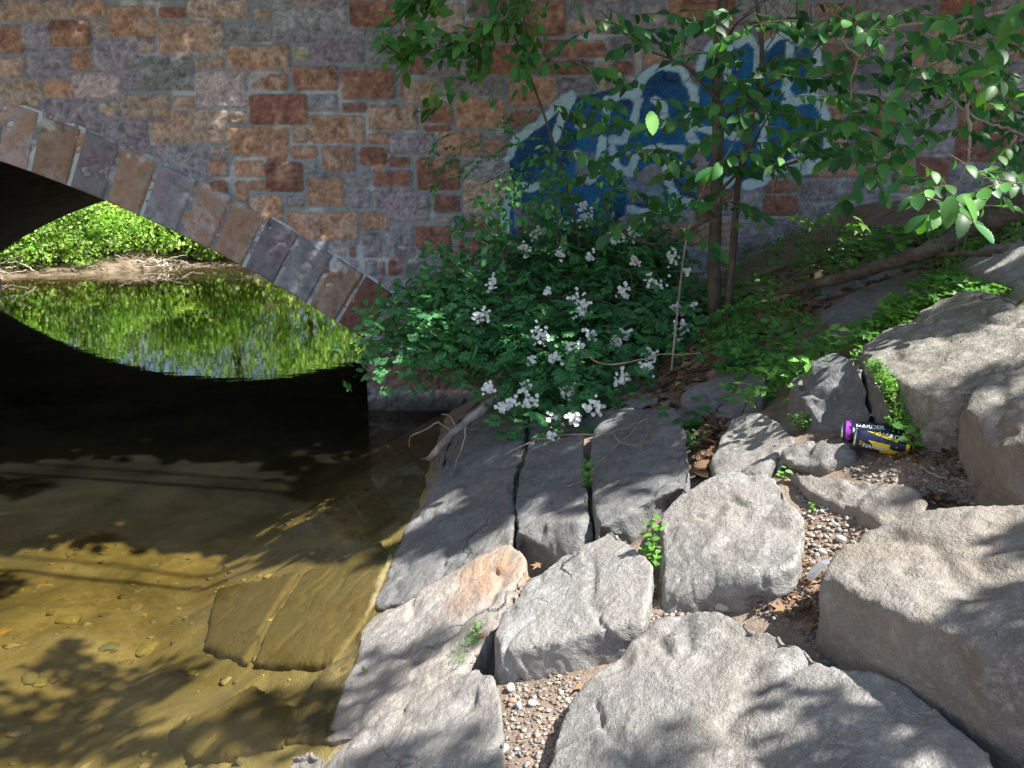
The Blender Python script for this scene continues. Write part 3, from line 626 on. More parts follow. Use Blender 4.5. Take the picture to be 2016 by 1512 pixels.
k = NM('cobble'); a = k.attr(); c = k.mix(k.rng(k.noise(30, 5, .7), .4, .7, 0, .6), a, (.12, .1, .06)); m_cob = k.done(c, .6, k.bump(k.noise(60, 5), .006), .3)
cobl = ['flat ochre cobble', 'round yellow cobble', 'grey green cobble', 'square brown cobble', 'orange brown cobble', 'small tan cobble', 'bright orange pebble stone', 'olive cobble', 'broad mottled cobble', 'small dark cobble', 'thin brown cobble', 'small pale cobble', 'amber cobble', 'small greenish cobble', 'rust coloured cobble', 'pale oval cobble', 'brown lump of stone', 'large amber stone deep']
cobp = ['left of the middle of the pool', 'beside the long submerged slab', 'between two yellow cobbles', 'in the pool middle', 'near the slab end', 'by the slab corner', 'at the left edge of the view', 'near the left edge', 'in the shaded pool bottom', 'below the submerged slab', 'below the slab corner', 'above the long slab', 'near the shade line', 'at the shade line', 'inside the dark water edge', 'in the bottom left corner', 'near the sunken ledge', 'in the dark water under the arch']
cobc = [tuple(v*.62+.07 for v in c_) for c_ in [(.4, .33, .08), (.45, .36, .1), (.2, .22, .13), (.35, .22, .1), (.36, .22, .08), (.4, .32, .18), (.6, .33, .05), (.24, .22, .08), (.38, .26, .08), (.12, .1, .05), (.3, .17, .08), (.5, .42, .26), (.4, .27, .07), (.24, .25, .1), (.35, .16, .05), (.46, .42, .3), (.33, .24, .12), (.4, .22, .05)]]
for i, (px, py, r) in enumerate(bedpos):
    mb = MB(); p = on_g(px, py); p[2] = float(ground_z(np.array([p[0]]), np.array([p[1]]))[0]); blob(mb, p+np.array([0, 0, r*.02]), r*.9, (1.25, .85, .4), i, 3, cobc[i])
    tag(mb.build('cobble', m_cob), cobl[i]+' under water '+cobp[i], 'cobble', 'cobbles on the river bed')
bg_ = MB(); bm = bmesh.new(); bmesh.ops.create_icosphere(bm, subdivisions=2, radius=1); qV = np.array([v.co[:] for v in bm.verts]); qF = np.array([[v.index for v in f.verts] for f in bm.faces]); bm.free()
nb_ = 1700; bx = rng.uniform(-5, -.75, nb_); by = rng.uniform(1.2, 5.9, nb_); bz = ground_z(bx, by); bs_ = .005+.024*rng.random(nb_)**3
qv = qV[None]*(1+.22*rng.normal(0, 1, (nb_, len(qV), 1)))*bs_[:, None, None]*np.stack([.8+.8*rng.random(nb_), .7+.5*rng.random(nb_), .3+.25*rng.random(nb_)], 1)[:, None, :]+np.stack([bx, by, bz], 1)[:, None]
pal = np.array([(.4, .33, .17), (.24, .2, .1), (.3, .21, .11), (.2, .18, .1), (.36, .3, .18), (.42, .33, .12), (.15, .13, .08)])[rng.integers(0, 7, nb_)]
bg_.add(qv.reshape(-1, 3), (np.arange(nb_)[:, None, None]*len(qV)+qF[None]).reshape(-1, 3), np.repeat(pal, len(qV), axis=0))
tag(bg_.build('bed_gravel', m_cob), 'brown gravel and small stones scattered over the river bed', 'gravel', kind='stuff')
#VEG#
# ================================================================ vegetation
def unit(v): return v/(np.linalg.norm(v, axis=-1, keepdims=True)+1e-9)
def leaf_tpl(outline, fold=.12, droop=.1):
    """outline: half-width at stations along the length; returns verts (x across, y along, z up) and quads"""
    st = outline; V = []; n_ = len(st)
    for y, w_ in st:
        z = -droop*y*y
        V += [(-w_, y-.0*w_, z+fold*w_), (0, y, z), (w_, y, z+fold*w_)]
    F = []
    for i in range(n_-1):
        a = i*3; F += [(a, a+1, a+4, a+3), (a+1, a+2, a+5, a+4)]
    return np.array(V, float), np.array(F)
elm_st = []
for i in range(14):
    t = i/13; w_ = .27*math.sin(math.pi*min(1, t**.92))**.72
    if 0 < i < 13: w_ *= 1.0+(.09 if i % 2 else -.05)
    elm_st.append((t, max(w_, .004)))
ELM = leaf_tpl(elm_st, .25, .18)
OVAL = leaf_tpl([(0, .01), (.2, .22), (.5, .3), (.8, .2), (1, .01)], .25, .15)
SMALL = leaf_tpl([(0, .02), (.45, .28), (1, .01)], .3, .1)
TINY = leaf_tpl([(0, .05), (.5, .3), (1, .02)], .2, 0)
GRASS = leaf_tpl([(0, .03), (.4, .028), (.75, .018), (1, .002)], .5, .35)
def maple_tpl():
    pts = []; lobes = [(-2.2, .55), (-1.1, .85), (0, 1.0), (1.1, .85), (2.2, .55)]
    V = [(0, .25, 0)]; out = [(0, 0)]
    seq = []
    for i, (a, L) in enumerate(lobes):
        a0 = a*.95
        for da, l in ((-.28, .55), (-.14, .68), (0, 1.0), (.14, .68), (.28, .55)): seq.append((a0+da, l*L))
        if i < 4: seq.append(((a0+lobes[i+1][0]*.95)/2, .36))
    out = [(0, 0)]+[(math.sin(a)*l*.75, .25+math.cos(a)*l*.75) for a, l in seq]
    V += [(x, y, -.12*(x*x+(y-.25)**2)) for x, y in out]; n_ = len(out)
    F = [(0, 1+i, 1+(i+1) % n_) for i in range(n_)]
    F = [(a, c_, b) for a, b, c_ in F]
    return np.array(V, float), np.array(F)
MAPLE = maple_tpl()
def put(mb, tpl, pos, d, nrm, size, col=None):
    """many copies of a leaf: pos,d,nrm (N,3), size (N,)"""
    pos = np.asarray(pos, float).reshape(-1, 3); N = len(pos)
    d = unit(np.broadcast_to(np.asarray(d, float), (N, 3))); nrm = np.broadcast_to(np.asarray(nrm, float), (N, 3))
    x = unit(np.cross(d, nrm)+1e-6); z = np.cross(x, d); size = np.broadcast_to(np.asarray(size, float), (N,))
    V0, F0 = tpl; curl = rng.normal(0, 1, (N, 1, 1))
    V = pos[:, None]+size[:, None, None]*(V0[None, :, :1]*x[:, None]+V0[None, :, 1:2]*d[:, None]+(V0[None, :, 2:]+curl*.12*V0[None, :, 1:2]**2+.15*rng.normal(0, 1, (N, 1, 1))*V0[None, :, :1])*z[:, None])
    F = (np.arange(N)[:, None, None]*len(V0)+F0[None]).reshape(-1, F0.shape[1])
    if col is None: col = np.stack([rng.random(N)**2, rng.random(N), rng.random(N)], 1)
    col = np.repeat(np.asarray(col, float).reshape(-1, 3) if np.ndim(col) > 1 else np.broadcast_to(col, (N, 3)), len(V0), axis=0)
    mb.add(V.reshape(-1, 3), F, col)
def rdir(N, up=.3): v = rng.normal(0, 1, (N, 3)); v[:, 2] += up; return unit(v)
L_ELM = mat_leaf('elm_leaf', (.035, .15, .045), (.14, .33, .06), .42, vr=(.4, 1.4))
L_ROSE = mat_leaf('rose_leaf', (.06, .22, .075), (.14, .37, .12), .35)
L_VINE = mat_leaf('small_leaf', (.05, .19, .045), (.16, .34, .06), .4)
L_GRND = mat_leaf('groundcover_leaf', (.05, .2, .045), (.15, .34, .055), .42)
L_MAPLE = mat_leaf('maple_leaf', (.07, .2, .03), (.16, .33, .04), .45)
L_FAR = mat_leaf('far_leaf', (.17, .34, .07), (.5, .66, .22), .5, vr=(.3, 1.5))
L_DRY = mat_leaf('dry_leaf', (.12, .075, .048), (.27, .17, .10), .1, .85, .1)
BARK = mat_bark('grey_brown_bark', (.045, .035, .028), (.13, .105, .08))
BARKL = mat_bark('pale_dry_wood', (.16, .12, .09), (.38, .31, .25))
TWIG = mat_bark('twig', (.07, .05, .035), (.2, .15, .1), (60, 60, 60), .001)
k = NM('white_petal'); m_petal = k.done((.82, .82, .76), .6, None, .2)
k = NM('flower_centre'); m_yel = k.done((.6, .45, .12), .7)
def gz(x, y): return float(ground_z(np.array([x]), np.array([y]))[0])

# ---- flowering rose bush: arching canes carrying pinnate leaves, flower heads as parts
bush = empty('flowering_bush', (.95, 4.9, SLOPE*1.45), 'dense wild rose bush with white flower clusters spilling over the dark slabs', 'bush')
bpoly = [(700, 690), (745, 610), (830, 560), (920, 530), (960, 480), (1030, 450), (1120, 425), (1250, 445), (1330, 470), (1370, 560), (1380, 640), (1340, 720), (1260, 765), (1235, 800), (1160, 800), (1130, 870), (1060, 890), (1005, 860), (990, 790), (900, 740), (820, 760), (720, 730)]
def bdepth(px, py):
    g = min(tground(px, py, .08), 5.75)
    f = np.interp(py, [420, 560, 700, 900], [5.5, 5.0, 4.5, 3.85]); return min(g-.06, f)
leaf = MB(); stem = MB(); base = np.array([1.0, 4.95, gz(1.0, 4.95)])
def compound(mb, p, d, nrm, L, nl, lsz, tpl=SMALL, stems=None, col=None):
    d = unit(np.asarray(d)); s = unit(np.cross(d, nrm)); ps = []; ds = []
    for i in range(nl):
        t = .35+.65*i/max(1, nl-1)
        for sg in (-1, 1): ps.append(p+d*L*t); ds.append(s*sg*.9+d*.45)
    ps.append(p+d*L*1.05); ds.append(d)
    put(mb, tpl, ps, np.array(ds), np.array(nrm)+rng.normal(0, .15, (len(ps), 3)), lsz*(.85+.3*rng.random(len(ps))), col)
    if stems is not None: tube(stems, [p, p+d*L*.5, p+d*L], .0012, 3)
nb = 0
while nb < 620:
    px, py = rnd.uniform(690, 1385), rnd.uniform(420, 895)
    if not inpoly(np.array([px]), np.array([py]), bpoly)[0]: continue
    nb += 1
    tip = at(px, py, bdepth(px, py)+abs(rnd.gauss(0, .22)))
    b = base+np.array([rnd.uniform(-.35, .35), rnd.uniform(-.35, .35), 0]); mid = (b+tip)/2+np.array([0, .1, .12+.1*rnd.random()])+rng.normal(0, .06, 3)
    cane = spline([b, mid, tip], 16, .008); 
    if nb % 5 == 0: tube(stem, cane, np.linspace(.004, .0008, len(cane)), 4)
    else: tube(stem, cane[-6:], .0008, 3)
    for t in np.linspace(.78, 1, 6):
        p = cane[min(len(cane)-1, int(t*(len(cane)-1)))]+rng.normal(0, .07, 3)
        d = rng.normal(0, 1, 3); d[2] *= .4; d[1] -= .5; nr = np.array([rnd.gauss(0, .4), -.45+rnd.gauss(0, .3), 1.0])
        c = (rnd.random()**2*.7, rnd.random()*.8, 0)
        compound(leaf, p, d, nr, .075, 3, .042, OVAL, None, c)
# longer sprays reaching left over the arch spring
lsp = [((1100, 480), (1075, 320)), ((1000, 500), (950, 400)), ((1180, 460), (1215, 350)), ((1000, 490), (890, 455)), ((1260, 470), (1330, 400)), ((1050, 470), (1000, 360)), ((940, 540), (850, 500)), ((1060, 860), (1075, 905)), ((1140, 840), (1165, 900)), ((930, 560), (705, 650)), ((900, 640), (700, 700)), ((900, 600), (750, 590)), ((960, 640), (760, 720)), ((960, 700), (820, 745)), ((900, 560), (820, 560)), ((1010, 500), (930, 520)), ((940, 660), (730, 670)), ((930, 620), (770, 640)), ((1100, 470), (1050, 430)), ((950, 590), (730, 625)), ((880, 670), (715, 715))]
for (a, b) in lsp:
    p0 = at(*a, 5.0); p1 = at(*b, 5.1); cn = spline([p0, (p0+p1)/2+np.array([0, 0, .08]), p1], 22, .006); tube(stem, cn, np.linspace(.004, .0012, len(cn)), 4)
    for p in cn[2:]:
        for _ in range(3):
            d = (p1-p0)/np.linalg.norm(p1-p0)+rng.normal(0, .8, 3); nr = np.array([rnd.gauss(0, .4), -.6+rnd.gauss(0, .3), .9])
            put(leaf, OVAL, [p+rng.normal(0, .045, 3)], d, nr, .05+.02*rnd.random(), (rnd.random()**2*.9+.1, rnd.random(), 0))
leaf.build('foliage', L_ROSE, bush); stem.build('canes', TWIG, bush)
fl = [(1055, 460, 22), (1035, 490, 26), (1108, 437, 22), (1147, 410, 20), (1150, 430, 30), (1103, 500, 20), (1205, 470, 24), (1222, 462, 22), (1247, 462, 26), (1320, 505, 26), (1290, 555, 34), (1228, 570, 28), (1138, 590, 28), (1145, 612, 26), (970, 557, 24), (948, 624, 30), (1062, 660, 34), (1158, 660, 28), (1131, 685, 32), (1090, 703, 20), (1229, 658, 22), (1212, 672, 20), (1277, 702, 24), (1272, 725, 24), (1045, 710, 20), (1225, 745, 26), (1032, 762, 24), (1118, 766, 30), (1042, 788, 30), (1172, 798, 30), (1088, 825, 28), (1086, 855, 18), (1127, 823, 20), (1330, 608, 24), (1355, 612, 26), (1338, 645, 32), (988, 805, 18), (1005, 795, 18), (960, 765, 18), (1077, 572, 14), (1250, 515, 16), (1160, 505, 16), (1352, 535, 14)]
ftpl = MB()
for a in range(5):
    th = a*2*math.pi/5; d = np.array([math.cos(th), math.sin(th), .25])
    put(ftpl, leaf_tpl([(0.05, .12), (.55, .42), (.9, .36), (1, .1)], .1, -.1), [(0, 0, 0)], d, np.array([0, 0, 1.]), 1.0, (1, 1, 1))
fV = np.concatenate(ftpl.V); fF = np.concatenate(ftpl.F)
def flower_head(px, py, wpx, parent, dep=None):
    dep = dep or bdepth(px, py)-.17; c = at(px, py, dep); R_ = wpx/2/FPX*dep*1.25; mb = MB(); n_ = int(7+wpx*.8)
    for i in range(n_):
        o = rng.normal(0, .45, 3)*R_*np.array([1, .6, 1.0]); o[1] -= R_*.3
        nr = unit(np.array([rnd.gauss(0, .4), -1+rnd.gauss(0, .3), .5+rnd.gauss(0, .4)])); x = unit(np.cross(nr, rdir(1)[0])); y = np.cross(nr, x); sz = .0128*(.7+.5*rnd.random())
        if rnd.random() < .12: sz *= .5
        mb.add(c+o+sz*(fV[:, :1]*x+fV[:, 1:2]*y+fV[:, 2:]*nr), fF, (1, 1, 1))
    o = mb.build('flower_cluster', m_petal, parent, smooth=False); return o
for q in fl: flower_head(*q, bush)

# ---- a generic leafy spray
def spray(leafmb, twmb, p0, d, L, n_, lsz, tpl=ELM, droop=.25, face=.5, bright=.5):
    d = unit(np.asarray(d, float)); pts = [np.asarray(p0, float)]
    for i in range(6): pts.append(pts[-1]+d*L/6); d = unit(d+np.array([0, 0, -droop/6])+rng.normal(0, .05, 3))
    pts = np.array(pts); tube(twmb, pts, np.linspace(.0022, .0008, 7)*(lsz/.07), 4)
    s = unit(np.cross(d, [0, 0, 1]))
    for i in range(n_):
        t = (i+.6)/n_; p = pts[min(6, int(t*6))]+(pts[min(6, int(t*6)+1)]-pts[min(6, int(t*6))])*(t*6 % 1); sg = 1 if i % 2 else -1
        dd = s*sg*.8+d*.7+np.array([0, 0, -.25+rnd.gauss(0, .2)]); nr = np.array([rnd.gauss(0, .35), -face+rnd.gauss(0, .35), 1.0+rnd.gauss(0, .2)])
        put(leafmb, tpl, [p], dd, nr, lsz*(.6+.5*t+.25*rnd.random()), (rnd.random()*bright, rnd.random(), 0))
    put(leafmb, tpl, [pts[-1]], d, np.array([0, -face, 1.]), lsz, (rnd.random()*bright, rnd.random(), 0))
    return pts

# ---- young elm by the wall: two stems, limbs, leaf sprays
tb = on_g(1408, 640, 0); elm = empty('young_elm', tuple(tb), 'young elm with a straight grey trunk rising from the bank in front of the graffiti', 'tree')
Dt = tground(1408, 640)
def tr_pts(l, D): return spline([at(x, y, D+dd) for x, y, dd in l], 26)
mb = MB(); tr = tr_pts([(1408, 655, 0), (1406, 520, 0), (1410, 400, .02), (1414, 250, .03), (1412, 120, .05), (1424, 0, .08), (1440, -160, .1), (1430, -400, .2)], Dt)
tube(mb, tr, np.linspace(.043, .025, len(tr)), 12, jit=.03); mb.build('trunk', BARK, elm)
lm = MB(); tw = MB(); br = MB()
limbs = [[(1412, 380, 0), (1460, 330, -.2), (1500, 250, -.5), (1545, 180, -.8)], [(1412, 430, 0), (1380, 400, -.2), (1330, 350, -.4), (1270, 250, -.6)], [(1414, 250, 0), (1470, 190, -.3), (1560, 140, -.5), (1640, 60, -.6)],
         [(1414, 200, 0), (1350, 130, .0), (1260, 90, .1), (1180, 20, .1)], [(1416, 150, 0), (1440, 60, -.3), (1500, 10, -.5)], [(1412, 420, .0), (1300, 480, .1), (1210, 440, 0), (1160, 300, 0)], [(1410, 330, 0), (1520, 330, -.6), (1640, 300, -.9), (1760, 330, -1.2)]]
for L in limbs: c = tr_pts(L, Dt); tube(br, c, np.linspace(.012, .003, len(c)), 6, jit=.03)
for _ in range(26):
    p = at(rnd.uniform(1380, 1600), rnd.uniform(0, 320), Dt+rnd.uniform(-.5, .2)); q = p+np.array([rnd.gauss(0, .25), rnd.gauss(0, .15), rnd.gauss(.05, .3)]); c = spline([p, (p+q)/2+rng.normal(0, .05, 3), q], 10, .004); tube(br, c, np.linspace(.0035, .0012, len(c)), 4)
ecl = [(1310, 235, 3.3, -1), (1350, 200, 3.4, 1), (1400, 205, 3.4, -1), (1440, 235, 3.2, 1), (1500, 215, 3.2, -1), (1530, 190, 3.3, 1), (1470, 150, 3.6, -1), (1560, 145, 3.4, 1), (1440, 300, 3.2, -1), (1500, 310, 3.1, 1), (1400, 330, 3.4, -1), (1560, 250, 3.1, 1), (1600, 230, 3.2, 1), (1640, 235, 3.0, 1),
       (1380, 380, 3.6, -1), (1230, 430, 3.6, -1), (1430, 400, 3.4, -1), (1470, 395, 3.5, 1), (1330, 330, 3.5, -1), (1290, 300, 3.8, 1), (1210, 300, 4.2, -1), (1150, 250, 4.4, -1), (1120, 210, 4.4, 1), (1100, 120, 4.3, -1), (1180, 130, 4.2, 1), (1240, 80, 4.0, -1), (1300, 60, 3.9, 1), (1350, 110, 3.9, -1), (1380, 40, 3.7, 1), (1450, 60, 3.6, -1), (1240, 160, 4.2, -1), (1300, 20, 4.0, 1), (1200, 40, 4.2, 1), (1140, 60, 4.3, -1), (1160, 340, 4.5, -1), (1080, 300, 4.6, -1), (1110, 380, 4.6, 1), (1270, 380, 4.2, 1), (1310, 420, 4.2, -1), (1390, 460, 3.7, 1), (1420, 120, 3.6, -1), (1530, 30, 3.5, 1)]
ecl += [(rnd.uniform(1150, 1640), rnd.uniform(10, 330), rnd.uniform(3.3, 4.4), rnd.choice([-1, 1])) for _ in range(34)]
for px, py, D, sg in ecl:
    p = at(px, py, D); L = .16+.12*rnd.random(); d = np.array([sg*.9, rnd.gauss(-.3, .3), rnd.gauss(-.05, .15)])
    pts = spray(lm, tw, p-unit(d)*L*.6, d, L, rnd.choice([6, 7, 8]), .088, ELM, .5, .9)
lm.build('leaves', L_ELM, elm); tw.build('twigs', TWIG, elm); br.build('branches', BARK, elm)
# second thin stem
st2b = on_g(1444, 625, 0); t2 = empty('thin_sapling', tuple(st2b), 'thin sapling stem leaning close to the right side of the young elm trunk', 'sapling'); D2 = tground(1444, 625)
mb = MB(); c = tr_pts([(1432, 632, 0), (1440, 540, 0), (1448, 430, 0), (1456, 340, 0), (1478, 260, -.05), (1492, 180, -.1), (1500, 90, -.1), (1480, -60, 0)], D2); tube(mb, c, np.linspace(.024, .012, len(c)), 9, jit=.04); mb.build('stem', BARK, t2)
mb = MB(); tw2 = MB()
for px, py in [(1500, 175), (1470, 100), (1520, 60), (1540, 110), (1430, 160)]:
    p = at(px, py, D2-.3); spray(mb, tw2, p, np.array([rnd.gauss(0, .6), -.5, -.1]), .18, 6, .06)
mb.build('leaves', L_ELM, t2); tw2.build('twigs', TWIG, t2)
# bare slanting stick by the bush
sb = on_g(1322, 735, 0); mb = MB(); c = tr_pts([(1322, 730, 0), (1335, 600, .0), (1352, 470, .0), (1385, 370, .1), (1440, 290, .1), (1480, 180, .1)], tground(1322, 735)-.1); tube(mb, c, np.linspace(.006, .003, len(c)), 6, jit=.05)
tag(mb.build('bare_stick', BARKL), 'pale bare stem slanting up from the right edge of the rose bush to the elm', 'stem')
# sapling stem in front of the graffiti
sp = empty('shaded_sapling', tuple(at(1135, 480, 5.3)), 'dark leafy sapling in deep shade in front of the left half of the graffiti', 'sapling')
mb = MB(); c = tr_pts([(1150, 560, 0), (1135, 450, 0), (1105, 330, 0), (1062, 200, 0), (1010, 60, 0), (980, -60, 0)], 5.2); tube(mb, c, np.linspace(.013, .006, len(c)), 6); mb.build('stem', BARK, sp)
lm = MB(); tw = MB()
for i in range(60):
    t = rnd.random(); p = c[int(t*(len(c)-1))]+np.array([rnd.gauss(0, .34), rnd.gauss(-.1, .15), rnd.gauss(0, .16)]); d = rng.normal(0, 1, 3); d[2] -= .3; spray(lm, tw, p, d, .13, 6, .045, OVAL, .6, .5, .3)
for i in range(48):
    px, py = rnd.uniform(850, 1080), rnd.gauss(305, 45); p = at(px, py, 5.3); d = np.array([-1, rnd.gauss(0, .4), rnd.gauss(-.2, .4)]); spray(lm, tw, p, d, .11, 6, .034, OVAL, .6, .5, .4)
lm.build('leaves', L_ROSE, sp); tw.build('twigs', TWIG, sp)
# ---- drooping branch at the upper left of the foliage
hb_ = empty('drooping_branch', tuple(at(1000, -60, 4.9)), 'drooping leafy branch hanging from above in front of the wall left of the graffiti', 'branch')
lm = MB(); tw = MB(); paths = [[(1010, -60), (975, 60), (935, 130), (885, 185), (830, 230)], [(930, -60), (860, 20), (810, 80), (770, 125)], [(1060, -50), (1000, 30), (930, 60), (850, 70)], [(980, -40), (960, 80), (900, 110)], [(870, -60), (820, 0), (790, 20)], [(1010, -30), (1040, 80), (1020, 150)], [(935, 60), (880, 90), (800, 100), (760, 78)]]
for pth in paths:
    c = spline([at(x, y, 4.8+rnd.uniform(-.15, .15)) for x, y in pth], 20, .004); tube(tw, c, np.linspace(.005, .0015, len(c)), 4)
    for i, p in enumerate(c[2:]):
        for _ in range(3):
            d = c[min(len(c)-1, i+3)]-c[i+1]; d = unit(d)+rng.normal(0, .55, 3); d[2] -= .25; put(lm, ELM if rnd.random() < .5 else OVAL, [p+rng.normal(0, .04, 3)], d, np.array([rnd.gauss(0, .4), -.8+rnd.gauss(0, .3), .8]), .07+.045*rnd.random(), (rnd.random()*.6, rnd.random(), 0))
lm.build('leaves', L_VINE, hb_); tw.build('twigs', TWIG, hb_)
# ---- elm limb reaching in from the right
rb = empty('overhanging_limb', tuple(at(2150, 40, 2.6)), 'elm limb with large toothed leaves reaching in from the right edge above the rocks', 'branch')
lm = MB(); tw = MB(); br = MB()
for L in ([(2150, 330, 2.7), (2005, 262, 2.8), (1930, 235, 2.9), (1840, 170, 3.0)], [(2150, 130, 2.4), (2010, 100, 2.5), (1930, 150, 2.6), (1890, 190, 2.7), (1830, 220, 2.8)], [(1700, 120, 3.2), (1640, 70, 3.2), (1560, 40, 3.3), (1480, 50, 3.4)], [(2150, -40, 2.3), (1990, 20, 2.4), (1880, 40, 2.5), (1750, 60, 2.7), (1690, 118, 2.9), (1675, 200, 3.0)],
          [(2120, 60, 3), (1960, 90, 3.0), (1800, 70, 3.2), (1600, 90, 3.4)], [(1905, 205, 2.8), (1908, 300, 2.8), (1880, 370, 2.8)], [(2000, 265, 2.8), (1985, 300, 2.8), (1980, 330, 2.8)]):
    c = spline([at(*q) for q in L], 24, .003); tube(br, c, np.linspace(.008, .003, len(c)), 6, jit=.05)
rcl = [(1840, 155, 2.2, 1, .085), (1790, 150, 2.4, -1, .07), (1750, 200, 2.6, 1, .07), (1700, 215, 2.7, -1, .07), (1740, 225, 2.6, 1, .075), (1760, 290, 2.5, 1, .075), (1745, 310, 2.5, -1, .07), (1690, 280, 2.7, -1, .07), (1650, 290, 2.8, -1, .065), (1620, 250, 2.8, -1, .07), (1600, 300, 2.8, 1, .06), (1550, 290, 3, -1, .06),
       (1800, 350, 2.4, -1, .06), (1860, 350, 2.3, 1, .06), (1870, 400, 2.2, -1, .075), (1890, 410, 2.15, 1, .08), (1830, 360, 2.3, -1, .06), (1960, 350, 2.2, -1, .06), (1985, 330, 2.3, 1, .06), (1940, 345, 2.3, 1, .06), (2010, 350, 2.2, 1, .06), (1970, 290, 2.4, -1, .05), (1920, 115, 2.5, -1, .06), (1960, 40, 2.3, 1, .07), (1900, 30, 2.4, -1, .07), (1850, 20, 2.5, -1, .06), (2000, 80, 2.3, 1, .06), (1980, 60, 2.3, -1, .06), (1740, 30, 2.7, -1, .065), (1700, 50, 2.8, 1, .065), (1770, 55, 2.6, 1, .07), (1690, 20, 2.8, -1, .06), (1980, 140, 2.3, -1, .06), (1930, 180, 2.4, 1, .06), (2000, 190, 2.3, 1, .06), (1830, 60, 2.6, 1, .06), (1800, 240, 2.6, 1, .06), (1690, 360, 2.7, -1, .07), (1720, 345, 2.6, 1, .06), (1650, 20, 2.9, -1, .06), (1580, 15, 3.1, 1, .06), (1880, 250, 2.6, 1, .05), (1940, 400, 2.4, 1, .05), (2010, 0, 2.2, -1, .07)]
rcl += [(rnd.uniform(1620, 2030), rnd.uniform(0, 330), rnd.uniform(2.9, 4.3), rnd.choice([-1, 1]), .07) for _ in range(80)]
for px, py, D, sg, sz in rcl:
    sz *= .98
    p = at(px, py, D); L = .14+.08*rnd.random(); d = np.array([sg*.8-.3, rnd.gauss(-.4, .3), rnd.gauss(-.15, .2)]); spray(lm, tw, p-unit(d)*L*.6, d, L, rnd.choice([5, 6, 7]), sz, ELM, .6, .9, .7)
put(lm, ELM, [at(1282, 218, 2.9), at(1872, 385, 2.0), at(1895, 385, 2.0)], np.array([(.05, -.3, -1), (-.1, -.3, -1), (.6, -.2, -.8)]), np.array([(0, -1, .2), (-.3, -1, .3), (.8, -.8, .3)]), np.array([.1, .085, .085]), np.array([(1, 1, 0), (.4, .6, 0), (.9, .8, 0)]))
lm.build('leaves', L_ELM, rb); tw.build('twigs', TWIG, rb); br.build('branches', BARKL, rb)
# ---- maple seedling
mp = empty('maple_seedling', tuple(on_g(1640, 520)), 'low maple seedling with bright lobed leaves beside the wall foot right of the elm', 'seedling'); lm = MB(); tw = MB(); b0 = on_g(1640, 520)
for px, py, s_ in [(1555, 425, .09), (1590, 430, .09), (1615, 428, .1), (1640, 432, .09), (1668, 440, .1), (1700, 440, .09), (1660, 460, .08), (1575, 440, .08), (1630, 420, .08), (1680, 425, .08), (1690, 450, .07), (1600, 442, .07), (1480, 430, .08), (1500, 445, .07), (1470, 415, .08), (1520, 325, .08), (1500, 315, .07), (1540, 320, .07), (1460, 310, .06), (1455, 440, .07)]:
    p = at(px, py, 4.3); c = spline([b0, (b0+p)/2+np.array([0, 0, .1]), p], 8); tube(tw, c, .0015, 3); put(lm, MAPLE, [p], np.array([rnd.gauss(0, .5), -.8, -.5]), np.array([rnd.gauss(0, .2), -.7, .8]), s_, (.4+.6*rnd.random(), .5+.5*rnd.random(), 0))
lm.build('leaves', L_MAPLE, mp); tw.build('stems', TWIG, mp)

# ---- ground cover (nobody could count it)
gc = MB(); gpoly = [[(1450, 455), (1600, 450), (1800, 440), (1850, 470), (1760, 510), (1620, 560), (1560, 600), (1620, 640), (1690, 680), (1700, 715), (1640, 690), (1560, 760), (1450, 800), (1420, 720), (1440, 640), (1440, 560)], [(1380, 560), (1460, 560), (1480, 700), (1400, 700)], [(1640, 470), (2016, 400), (2016, 470), (1850, 520), (1700, 540)],
          [(1680, 640), (1780, 580), (1800, 610), (1700, 690)], [(1790, 560), (1850, 530), (2000, 570), (1930, 580), (1860, 585), (1800, 610)]]
def gscatter(mb, poly, n_, hmax, sz, tpl=SMALL, nl=2, cr=(0, 1)):
    xs = [p[0] for p in poly]; ys_ = [p[1] for p in poly]; k_ = 0
    for _ in range(n_*6):
        px, py = rnd.uniform(min(xs), max(xs)), rnd.uniform(min(ys_), max(ys_))
        if not inpoly(np.array([px]), np.array([py]), poly)[0]: continue
        h = rnd.random()*hmax; t = tground(px, py, h)
        if t > 9: continue
        p = at(px, py, t); p[2] = min(p[2], 1.66+h)
        if p[1] > WY-.05: continue
        d = rng.normal(0, 1, 3); d[2] = .1
        compound(mb, p, d, np.array([rnd.gauss(0, .3), -.5+rnd.gauss(0, .3), 1]), sz*1.2, nl, sz, tpl, None, (cr[0]+(cr[1]-cr[0])*rnd.random(), rnd.random(), 0))
        k_ += 1
        if k_ >= n_: break
gscatter(gc, gpoly[0], 620, .14, .03); gscatter(gc, gpoly[0], 200, .2, .045, nl=1); gscatter(gc, gpoly[1], 160, .12, .04); gscatter(gc, gpoly[2], 260, .12, .034); gscatter(gc, gpoly[3], 200, .14, .028, cr=(.4, 1)); gscatter(gc, gpoly[4], 420, .12, .024, cr=(.5, 1))
tag(gc.build('ground_cover', L_GRND), 'low leafy green ground cover spreading between the elm, the log and the boulders', 'ground cover', kind='stuff')
